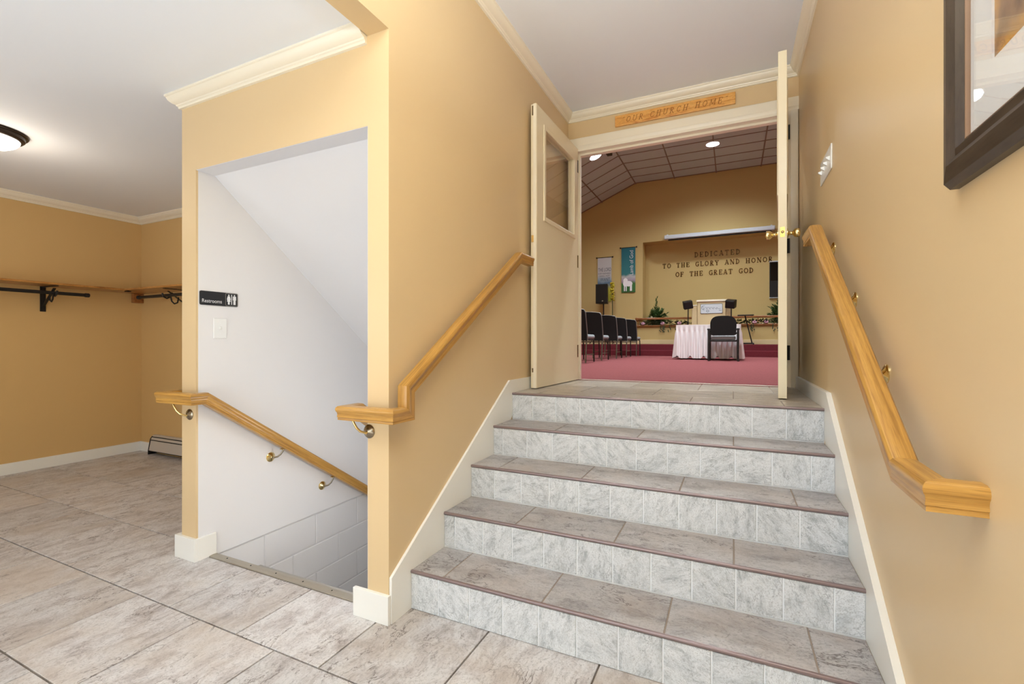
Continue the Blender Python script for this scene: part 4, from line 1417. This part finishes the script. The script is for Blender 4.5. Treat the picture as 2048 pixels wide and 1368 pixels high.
# banners
def banner(x0, x1, z0, z1, m, label, kind):
    t = empty('wall_banner', ((x0 + x1) / 2, SYW, z0), label, 'banner')
    n = 10
    mb = MB()
    vs, fs = [], []
    for j in range(n + 1):
        for i in range(n + 1):
            u, v = i / n, j / n
            yy = SYW - .03 + .006 * math.sin(u * 7) * (1 - v)
            vs.append((x0 + (x1 - x0) * u, yy, z0 + (z1 - z0) * v))
    nb = len(vs)
    vs += [(a, b + .004, c) for a, b, c in vs]
    for j in range(n):
        for i in range(n):
            q = j * (n + 1) + i
            fs.append((q, q + 1, q + n + 2, q + n + 1))
            fs.append((nb + q, nb + q + n + 1, nb + q + n + 2, nb + q + 1))
    mb.add(vs, fs).build('cloth', m, t, smooth=60, fix=False)
    MB().lathe([(.012, -.05), (.022, -.045), (.022, -.02), (.010, -.01), (.010, x1 - x0 + .01), (.022, x1 - x0 + .02), (.022, x1 - x0 + .045), (.012, x1 - x0 + .05)], (x0, SYW - .028, z1 + .004), 'X', 12).build('rod', M['bronze'], t, smooth=35)
    yb2 = SYW - .040
    if kind == 'lamb':
        l = MB()
        cx, cz = (x0 + x1) / 2 - .02, z0 + .2
        dep = [.002]
        def blob(ax, az, rx, rz, n=12):
            dep[0] += .0015
            l.prism([(ax + rx * math.cos(2 * math.pi * k / n), az + rz * math.sin(2 * math.pi * k / n)) for k in range(n)], 1, yb2 - dep[0], yb2)
        blob(cx + .03, cz + .05, .11, .08); blob(cx - .06, cz + .14, .065, .075); blob(cx - .07, cz + .06, .06, .09)
        for dx in (-.09, -.04, .08, .11):
            l.box(cx + dx - .015, cx + dx + .015, yb2 - .0025, yb2, cz - .16, cz + .02)
        l.build('lamb_print', M['cloth'], t)
        # vertical script
        font_text('Lamb of God', .15, 'lettering', M['plaque'], t, (x1 - .06, yb2, z0 + .50), (0, 0, 1), (-1, 0, 0), depth=.002, width=.70)
    else:
        ink = mat('banner_ink', (96, 96, 112), .8)
        for txt, a, b, zz, hh in (('THE LORD', .02, .40, .885, .12), ('IS MY SHEPHERD', .02, .38, .80, .05), ('I SHALL NOT', .05, .36, .73, .05), ('WANT', .08, .37, .60, .11)):
            font_text(txt, hh * 1.25, 'lettering', ink, t, (x0 + a, yb2, z0 + zz), (1, 0, 0), (0, 0, 1), depth=.002, width=b - a)
    return t


banner(-2.90, -2.505, 2.656, 3.945, M['teal'], 'tall teal wall banner with a white lamb at its foot', 'lamb')
banner(-3.60, -3.19, 2.42, 3.71, M['pale'], 'pale wall banner with dark words, partly behind the loudspeaker', 'text')

# loudspeaker on a stand
lsx, lsy = -3.30, 13.0
ss = empty('speaker_stand', (lsx + .02, lsy, ZP2), 'black pole stand under the loudspeaker by the front wall', 'stand')
MB().tube([(lsx + .02, lsy, ZP2 + .25), (lsx + .02, lsy, 2.302)], .018, 10).build('pole', M['black'], ss)
for a in (90, 210, 330):
    MB().tube([(lsx + .02, lsy, ZP2 + .55), (lsx + .02 + .4 * math.cos(math.radians(a)), lsy + .4 * math.sin(math.radians(a)), ZP2 + .012)], .011, 8).build('leg', M['black'], ss)
MB().lathe([(.028, 0), (.028, .08)], (lsx + .02, lsy, 1.88), n=12).build('collar', M['black'], ss)
sp = empty('loudspeaker', (lsx, lsy, 2.30), 'black loudspeaker box on a pole stand in front of the pale banner', 'loudspeaker')
MB().prism([(lsx - .165, lsy - .16), (lsx + .165, lsy - .16), (lsx + .12, lsy + .14), (lsx - .12, lsy + .14)], 2, 2.305, 2.845).build('cabinet', M['blackp'], sp)
MB().cbox(lsx - .15, lsx + .15, lsy - .172, lsy - .158, 2.33, 2.82, .006).build('grille', M['black'], sp)
MB().cbox(lsx + .015, lsx + .05, lsy - .175, lsy - .171, 2.36, 2.39, .001).build('badge', M['alu'], sp)


# row chairs along the aisle
def make_row_chair():
    root = empty('stacking_chair', (0, 0, 0))
    w2, dp = .245, .44
    # faces +Y; rear legs at y=0
    b = MB()
    n = 8
    vs, fs = [], []
    for j in range(n + 1):
        z = .36 + .50 * j / n
        rec = -.10 * (j / n) ** 1.4
        wj = w2 * (.98 if j < n else .9) * (1 - .05 * (j / n))
        for i in range(n + 1):
            u = -1 + 2 * i / n
            for k, t in ((0, -.022), (1, .022)):
                vs.append((u * wj, rec + .03 * u * u + t + .02, z - (.02 * u * u if j == n else 0)))
    idx = lambda j, i, k: (j * (n + 1) + i) * 2 + k
    for j in range(n):
        for i in range(n):
            fs += [(idx(j, i, 0), idx(j, i + 1, 0), idx(j + 1, i + 1, 0), idx(j + 1, i, 0)), (idx(j, i, 1), idx(j + 1, i, 1), idx(j + 1, i + 1, 1), idx(j, i + 1, 1))]
    for i in range(n):
        fs += [(idx(0, i, 0), idx(0, i, 1), idx(0, i + 1, 1), idx(0, i + 1, 0)), (idx(n, i, 0), idx(n, i + 1, 0), idx(n, i + 1, 1), idx(n, i, 1))]
    for j in range(n):
        fs += [(idx(j, 0, 0), idx(j + 1, 0, 0), idx(j + 1, 0, 1), idx(j, 0, 1)), (idx(j, n, 0), idx(j, n, 1), idx(j + 1, n, 1), idx(j + 1, n, 0))]
    b.add(vs, fs).build('backrest', M['chairfab'], root, smooth=45, local=True)
    MB().tube([vs[idx(j, n, 1)] for j in range(n + 1)] + [vs[idx(n, i, 1)] for i in range(n - 1, -1, -1)], .008, 6).build('back_piping', M['piping'], root, local=True, smooth=60)
    MB().cbox(-w2, w2, .05, dp + .06, .385, .46, .03).build('seat', M['seatgrey'], root, smooth=50, local=True)
    MB().cbox(-w2 + .01, w2 - .01, .03, dp + .03, .37, .388, .004).build('seat_pan', M['blackp'], root, local=True)
    for sx_ in (-1, 1):
        x = sx_ * (w2 - .012)
        MB().tube([(x, .05, .37), (x, .02, .30), (x, -.02, .012)], .012, 8).build('leg', M['chrome'], root, smooth=50, local=True)
        MB().tube([(x, dp, .37), (x, dp + .015, .30), (x, dp + .03, .012)], .012, 8).build('leg', M['black'], root, smooth=50, local=True)
        MB().tube([(x, .0, .14), (x, dp + .02, .14)], .007, 6).build('side_stretcher', M['chrome'], root, local=True)
    MB().tube([(-w2 + .012, .04, .34), (w2 - .012, .04, .34)], .010, 8).build('rear_crossbar', M['chrome'], root, smooth=60, local=True)
    return root


def copy_tree(o, parent=None):
    c = o.copy()
    COL.objects.link(c)
    if parent is not None: c.parent = parent
    for ch in o.children: copy_tree(ch, c)
    return c


proto = make_row_chair()
order = ['nearest of the black stacking chairs along the aisle, half hidden by the open door', 'second black stacking chair from the open left door along the aisle', 'middle one of the five black stacking chairs along the aisle', 'fourth black stacking chair from the open left door along the aisle', 'farthest black stacking chair, in front of the altar rail end']
for i, (y, x) in enumerate(((7.05, -2.29), (8.03, -2.29), (9.13, -2.28), (10.12, -2.29), (11.0, -2.24))):
    o = proto if i == 0 else copy_tree(proto)
    o.location = (x, y, LAND + .004)
    tag(o, order[i], 'chair', 'black stacking chairs along the aisle')

# communion table with pleated skirt
tx0, tx1, ty0, ty1 = -.985, .145, 9.55, 10.25
ZT = 1.56
tb = empty('skirted_table', ((tx0 + tx1) / 2, (ty0 + ty1) / 2, LAND), 'table with white cloth and pleated skirt behind the black armchair', 'table')
MB().cbox(tx0, tx1, ty0, ty1, ZT - .035, ZT, .012).build('table_top', M['cloth'], tb)
for x in (tx0 + .08, tx1 - .08):
    for y in (ty0 + .08, ty1 - .08):
        MB().tube([(x, y, LAND + .004), (x, y, ZT - .035)], .018, 8).build('leg', M['chrome'], tb)
per = []
nF, nS = 130, 60
for i in range(nF): per.append((tx0 + (tx1 - tx0) * i / nF, ty0, 0, -1))
for i in range(nS): per.append((tx1, ty0 + (ty1 - ty0) * i / nS, 1, 0))
for i in range(nF): per.append((tx1 - (tx1 - tx0) * i / nF, ty1, 0, 1))
for i in range(nS): per.append((tx0, ty1 - (ty1 - ty0) * i / nS, -1, 0))
vs, fs = [], []
rowsz = [ZT - .002, ZT - .105, ZT - .115, ZT - .16, 1.28, 1.1, LAND + .03]
for j, z in enumerate(rowsz):
    for i, (x, y, nx, ny) in enumerate(per):
        t = max(0, (ZT - .105 - z) / (ZT - .105 - LAND))
        amp = (0 if j < 2 else (.006 if j == 2 else .014 + .022 * t))
        ph = i * .62 + .5 * math.sin(i * .11)
        off = .003 + .03 * t + amp * math.sin(ph) + .012 * t * math.sin(i * .17)
        zz = z + (.05 * max(0, math.sin(i * .23 + 1)) ** 3 if j == len(rowsz) - 1 else 0)
        vs.append((x + nx * off, y + ny * off, zz))
n = len(per)
for j in range(len(rowsz) - 1):
    for i in range(n):
        fs.append((j * n + i, (j + 1) * n + i, (j + 1) * n + (i + 1) % n, j * n + (i + 1) % n))
MB().add(vs, fs).build('pleated_skirt', M['cloth'], tb, smooth=80)

# black armchair in front of the table
ax, ay = -.143, 8.98
ch = empty('armchair', (ax, ay, LAND), 'black rounded back armchair with pale seat facing the white table', 'chair')
ay2 = ay
nb_ = 16
outline = []
for k in range(nb_ + 1):      # rounded top
    a = math.pi * (1 - k / nb_)
    outline.append((ax + .212 * math.copysign(abs(math.cos(a)) ** .6, math.cos(a)), 1.52 + .172 * abs(math.sin(a)) ** .75))
outline += [(ax + .205, 1.36), (ax + .17, 1.345), (ax - .17, 1.345), (ax - .205, 1.36)]
MB().prism(outline, 1, ay2 + .02, ay2 + .06).build('backrest', M['chairfab'], ch, smooth=30)
MB().cbox(ax - .20, ax + .20, ay2 + .06, ay2 + .52, 1.265, 1.335, .025).build('seat', M['seatgrey'], ch, smooth=50)
MB().cbox(ax - .215, ax + .215, ay2 + .04, ay2 + .5, 1.235, 1.268, .008).build('seat_pan', M['blackp'], ch)
for s_ in (-1, 1):
    x = ax + s_ * .235
    MB().cbox(x - .018, x + .018, ay2, ay2 + .045, LAND + .004, 1.46, .008).build('leg', M['blackp'], ch)
    MB().cbox(x - .018, x + .018, ay2 + .45, ay2 + .49, LAND + .004, 1.44, .008).build('leg', M['blackp'], ch)
    MB().cbox(x - .026, x + .026, ay2 - .005, ay2 + .50, 1.44, 1.47, .010).build('armrest', M['blackp'], ch)
    MB().cbox(min(x, ax + s_ * .2), max(x, ax + s_ * .2), ay2 + .02, ay2 + .05, 1.37, 1.40, .004).build('back_bracket', M['blackp'], ch)
    MB().cbox(x - .012, x + .012, ay2 + .02, ay2 + .47, LAND + .005, LAND + .03, .004).build('foot_rail', M['blackp'], ch)

# pulpit
px0, px1, pyf = -.80, -.148, 12.75
pu = empty('pulpit', (-.47, 13.0, ZP2), 'cream pulpit with a silver name plaque behind the white table', 'pulpit')
MB().cbox(px0, px1, pyf, pyf + .45, ZP2, 2.245, .012).build('body', M['pulpit'], pu)
MB().cbox(px0 - .025, px1 + .025, pyf - .03, pyf + .48, 2.245, 2.295, .010).build('top', M['trim'], pu)
for s_ in (0, 1):
    x = (px0 - .14) if s_ == 0 else px1
    MB().cbox(x, x + .14, pyf + .05, pyf + .40, ZP2, 2.15, .008).build('wing', M['pulpit'], pu)
    MB().cbox(x - .01, x + .15, pyf + .04, pyf + .42, 2.15, 2.178, .006).build('wing_shelf', M['trim'], pu)
pq = MB().prism(rrect(-.73, -.215, 1.945, 2.19, .02), 1, pyf - .012, pyf).build('plaque_frame', M['black'], pu)
MB().prism(rrect(-.722, -.223, 1.953, 2.182, .018), 1, pyf - .016, pyf - .012).build('plaque', M['plaque'], pu)
ink = MB()
cur = []
for k in range(60):
    t = k / 59
    cur.append((-.70 + .42 * t + .018 * math.sin(t * 34), 2.075 + .03 * math.sin(t * 38) * (1 - .3 * t) + (.04 if k < 8 else 0) * math.sin(k)))
ink.ribbon(cur, .007, (0, pyf - .016, 0), (1, 0, 0), (0, 0, 1), (0, -1, 0), .002)
ink.ribbon(arc(-.65, 2.095, .05, .055, 60, 300, 12), .008, (0, pyf - .016, 0), (1, 0, 0), (0, 0, 1), (0, -1, 0), .002)
ink.ribbon(arc(-.56, 2.01, .03, .022, 0, 360, 12), .012, (0, pyf - .016, 0), (1, 0, 0), (0, 0, 1), (0, -1, 0), .002)
ink.ribbon([(-.30, 2.02), (-.245, 2.02)], .012, (0, pyf - .016, 0), (1, 0, 0), (0, 0, 1), (0, -1, 0), .002)
ink.build('plaque_script', M['plaque_ink'], pu)


def monitor(x, y, z, rot, label, zb):
    t = empty('stage_monitor', (x, y, zb), label, 'loudspeaker')
    b = MB()
    b.cbox(-.11, .11, -.09, .09, -.10, .10, .015)
    o = b.build('cabinet', M['blackp'], t)
    o.rotation_euler = rot
    o.location = Vector((x, y, z)) - Vector((x, y, zb))
    g = MB().cbox(-.09, .09, -.10, -.088, -.08, .08, .006).build('grille', M['black'], o, local=True)
    MB().tube([(x, y, zb + .02), (x + .01, y, z - .08)], .013, 8).build('pole', M['black'], t)
    MB().lathe([(.14, 0), (.14, .012), (.02, .03)], (x, y, zb), n=20).build('base', M['black'], t, smooth=30)


monitor(-1.02, 12.62, 2.175, (math.radians(14), math.radians(-10), math.radians(12)), 'small black monitor speaker on a pole left of the pulpit', ZP2)
monitor(-.03, 12.62, 2.165, (math.radians(16), math.radians(8), math.radians(-16)), 'small black monitor speaker on a pole right of the pulpit', ZP2)
MB()
# music stand
ms = empty('music_stand', (.40, 12.6, ZP2), 'black stand with a flat tray on a leaning pole right of the pulpit', 'stand')
MB().cbox(.115, .468, 12.45, 12.75, 1.865, 1.885, .004).build('tray', M['black'], ms)
MB().tube([(.28, 12.6, 1.865), (.43, 12.6, ZP2 + .04)], .014, 8).build('pole', M['black'], ms)
MB().cbox(.20, .47, 12.585, 12.615, ZP2 + .012, ZP2 + .045, .006).build('foot', M['black'], ms)
MB().cbox(.44, .47, 12.4, 12.8, ZP2, ZP2 + .03, .006).build('cross_foot', M['black'], ms)


# plants and garland
def plant(cx, cy, z0, wd, hh, spike, label, seed):
    rnd = random.Random(seed)
    t = empty('potted_plant', (cx, cy, z0), label, 'plant')
    MB().lathe([(.10, 0), (.13, .02), (.15, .16), (.16, .17), (.14, .17)], (cx, cy, z0), n=20).build('pot', M['leafd'], t, smooth=35)
    mb = MB()
    def leaf(p, d, l, w_):
        d = d.normalized()
        if not (AX0 + .13 < p.x < AX1 - .13 and SYW + .05 < p.y < AYB - .14): return
        s_ = d.cross(Vector((rnd.uniform(-.4, .4), rnd.uniform(-.4, .4), 1))).normalized()
        n_ = s_.cross(d)
        mb.add([p, p + d * l * .5 + s_ * w_ + n_ * .006, p + d * l - n_ * .02, p + d * l * .5 - s_ * w_ + n_ * .006], [(0, 1, 2, 3)])
    for i in range(85):
        a = rnd.uniform(0, 2 * math.pi)
        el = rnd.uniform(.05, 1.3)
        L_ = rnd.uniform(.5, 1.)
        dv = Vector((math.cos(a) * math.cos(el) * wd, math.sin(a) * math.cos(el) * .22, math.sin(el) * hh)) * L_
        base = Vector((cx, cy, z0 + .15))
        for k in range(9):
            q = (k + 2) / 10
            p = base + dv * q + Vector((0, 0, -.10 * q * q))
            leaf(p, dv + Vector((rnd.uniform(-.3, .3), rnd.uniform(-.3, .3), rnd.uniform(-.2, .25))), rnd.uniform(.08, .13), rnd.uniform(.018, .03))
    if spike:
        for k in range(40):
            q = k / 40
            p = Vector((cx - .03 + .05 * q, cy, z0 + .15 + (spike - .15) * q))
            leaf(p, Vector((rnd.uniform(-.6, .6), rnd.uniform(-.4, .2), .8)), .09 * (1.2 - q * .6), .02)
    mb.build('foliage', M['leaf'], t, fix=False, kind='stuff')
    for i in range(5):
        p = Vector((cx + rnd.uniform(-.6, .6) * wd, cy - .10, z0 + rnd.uniform(.20, .34)))
        MB().lathe([(.006, -.03), (.025, -.015), (.032, 0), (.02, .02), (.005, .025)], p, n=8).build('blossom', M['cream_fl'], t, smooth=50)
    return t


plant(-1.96, SYW + .2, 1.66, .42, .52, .86, 'bushy green plant with a tall spike at the left end of the altar rail', 3)
plant(1.18, SYW + .2, 1.66, .40, .60, 0, 'green leafy plant behind the rail beside the right door edge', 11)
rnd = random.Random(5)
for gx0, gx1, lab in ((-2.4, -1.0, 'flower garland with pink blooms on the ledge left of the pulpit'), (0.1, 1.45, 'dark leafy garland with pink bloom on the ledge right of the pulpit')):
    g = empty('flower_garland', ((gx0 + gx1) / 2, SYW - .06, 1.705), lab, 'garland')
    mb = MB()
    for i in range(150):
        p = Vector((rnd.uniform(gx0, gx1), SYW - .09 + rnd.uniform(-.03, .05), 1.708 + rnd.uniform(0, .07)))
        d_ = Vector((rnd.uniform(-1, 1), rnd.uniform(-.5, .2), rnd.uniform(-.3, .8))).normalized()
        s_ = d_.cross(Vector((0, .6, 1))).normalized()
        mb.add([p, p + d_ * .04 + s_ * .018, p + d_ * .09, p + d_ * .04 - s_ * .018], [(0, 1, 2, 3)])
    for i in range(6):           # trailing sprigs hanging over the ledge
        xx = rnd.uniform(gx0, gx1)
        for k in range(6):
            p = Vector((xx + .02 * k * rnd.uniform(-.5, .5), SYW - .118, 1.70 - .03 * k))
            mb.add([p, p + Vector((.014, -.004, -.03)), p + Vector((0, -.004, -.06)), p + Vector((-.014, -.004, -.03))], [(0, 1, 2, 3)])
    mb.build('foliage', M['leafd'], g, fix=False, kind='stuff')
    for xx in ((-2.28, -1.75, -1.31) if gx0 < -1 else (.52, .78, 1.34)):
        f_ = MB()
        for k in range(7):
            a = 2 * math.pi * k / 7
            f_.lathe([(.008, -.02), (.028, 0), (.022, .018), (.004, .024)], (xx + .035 * math.cos(a), SYW - .10 + .015 * math.sin(a), 1.745 + .025 * math.sin(a)), n=8)
        f_.build('blossom', M['pink'], g, smooth=50)
# yellow flowers under the pale banner
yf_ = empty('yellow_flowers', (-3.1, SYW - .3, ZP2), 'column of yellow flowers on a stem beside the loudspeaker', 'flowers')
MB().tube([(-3.1, SYW - .3, ZP2), (-3.1, SYW - .3, 2.9)], .012, 6).build('stem', M['leafd'], yf_)
mb = MB()
for i in range(60):
    p = (-3.1 + rnd.uniform(-.05, .05), SYW - .3 + rnd.uniform(-.06, .06), 2.42 + .5 * rnd.random())
    mb.lathe([(.006, -.02), (.03, 0), (.02, .02), (.004, .025)], p, n=6)
mb.build('blossoms', M['yellow_fl'], yf_, smooth=50, kind='stuff')
